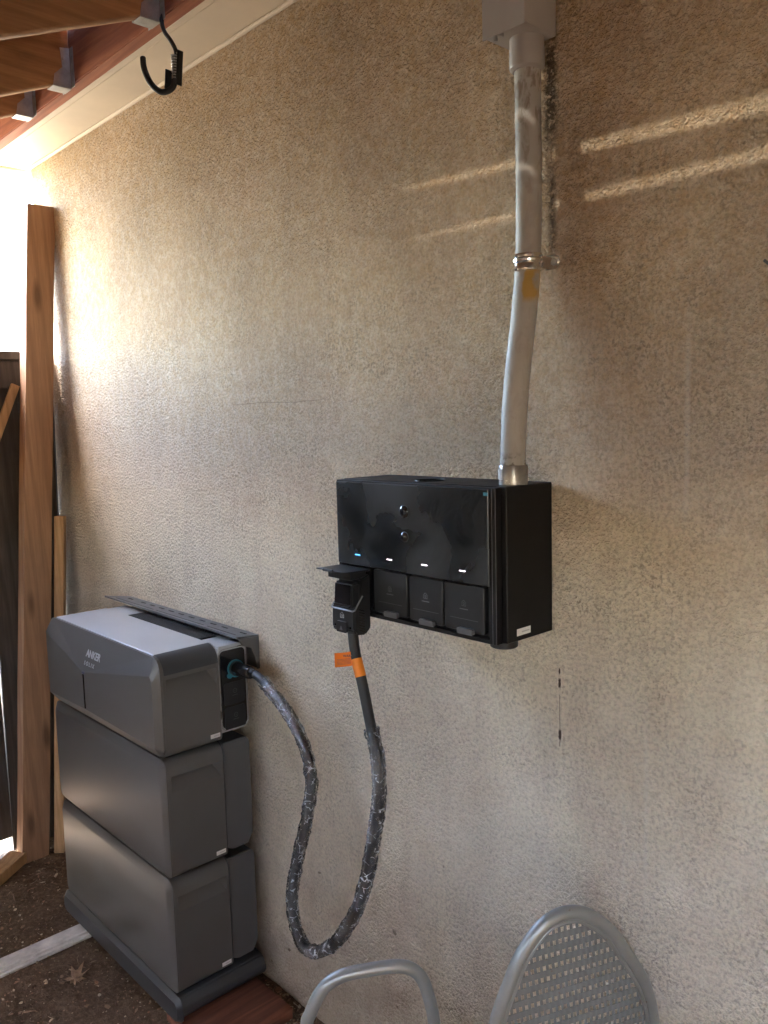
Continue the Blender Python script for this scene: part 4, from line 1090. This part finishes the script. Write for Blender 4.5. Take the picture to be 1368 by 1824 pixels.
pebble((-2.26, -.615, .006), (.016, .009, .007), M_stone, "stone", "smooth grey oval stone on the dirt at the bottom left edge", 1.3)
pebble((-2.275, -.640, .005), (.011, .009, .005), mat_plain("pink_stone", (.40, .25, .18), .7), "stone_chip", "pinkish flat stone chip touching the grey oval stone", 2.1)

def litter():
    rnd = random.Random(11); mats = [mat_plain("litter_"+n_, c, .85, var=.25, vscale=90) for n_, c in (("a", (.50, .38, .25)), ("b", (.27, .17, .10)), ("c", (.12, .07, .045)), ("d", (.62, .52, .38)), ("e", (.36, .20, .12)))]
    bm = bm_new()
    for i in range(9000):
        x = rnd.uniform(-3.75, -1.55); y = rnd.uniform(-1.0, -.01)
        if rnd.random() < .2: x = rnd.uniform(-1.95, -1.6); y = rnd.uniform(-.4, -.01)
        big = rnd.random()
        s = .0020+.0065*(big**4)+.0012*rnd.random()
        if big > .975: s = rnd.uniform(.006, .013)
        asp = rnd.uniform(.3, 1.0) if rnd.random() < .75 else .12
        n_ = rnd.choice((4, 5, 6)); rot = rnd.uniform(0, 6.28); tilt = rnd.uniform(-.6, .6); tl2 = rnd.uniform(-.5, .5)
        mi = rnd.choices(range(5), (2.0, 3, 2.8, .8, 2))[0]
        if big > .975: mi = rnd.choice((0, 1, 4, 1))
        m4 = Matrix.Translation((x, y, .002+s*.35)) @ Matrix.Rotation(rot, 4, 'Z') @ Matrix.Rotation(tilt, 4, 'X') @ Matrix.Rotation(tl2, 4, 'Y')
        L = s*2.4 if asp < .2 else s
        vs = []
        for k in range(n_):
            a = 2*math.pi*k/n_; q = rnd.uniform(.65, 1.1)
            vs.append(bm.verts.new(m4 @ Vector((math.cos(a)*L*q, math.sin(a)*s*asp*q, s*.3*rnd.uniform(-1, 1)))))
        f = bm.faces.new(vs); f.material_index = mi
    geo = bm.faces[:]
    obj("leaf_litter", bm, mats, None, False, kind="stuff", label="scattered bark chips, twigs and dry leaf bits over the dirt", cat="leaf litter")
litter()
M_twig = mat_wood("grey_bark", (.30, .26, .22), (.18, .15, .12), 'z')
# bare tree outside, over the fence
def tree():
    rnd = random.Random(5)
    T8 = thing("bare_tree", (-12.5, .6, 0), "pale leafless tree washed out by the bright sky beyond the fence", "tree")
    bm = bm_new()
    tube(bm, spline([(-12.5, .6, -.05), (-12.4, .55, 1.6), (-12.6, .5, 3.0)], 6), .12, 10, rad=lambda i, a: .14-.004*i); obj("trunk", bm, M_twig, T8)
    bm = bm_new()
    def br(p, d, L, r_, dep):
        n_ = 4; pts = [p]; q = p.copy(); dd = d.copy()
        for k in range(n_):
            dd = (dd+Vector((rnd.uniform(-.25, .25), rnd.uniform(-.25, .25), rnd.uniform(-.1, .2)))).normalized(); q = q+dd*L/n_; pts.append(q.copy())
        tube(bm, pts, r_, 5, rad=lambda i, a: r_*(1-.12*i))
        if dep > 0:
            for k in range(3): br(pts[rnd.randint(1, 4)], (dd+Vector((rnd.uniform(-.9, .9), rnd.uniform(-.9, .9), rnd.uniform(-.4, .5)))).normalized(), L*.62, r_*.55, dep-1)
    for k in range(7): br(Vector((-12.5, .52, 1.9+k*.17)), Vector((rnd.uniform(-1, 1), rnd.uniform(-1, 1), rnd.uniform(.1, .8))).normalized(), 1.5, .035, 3)
    obj("crown", bm, M_twig, T8)
tree()
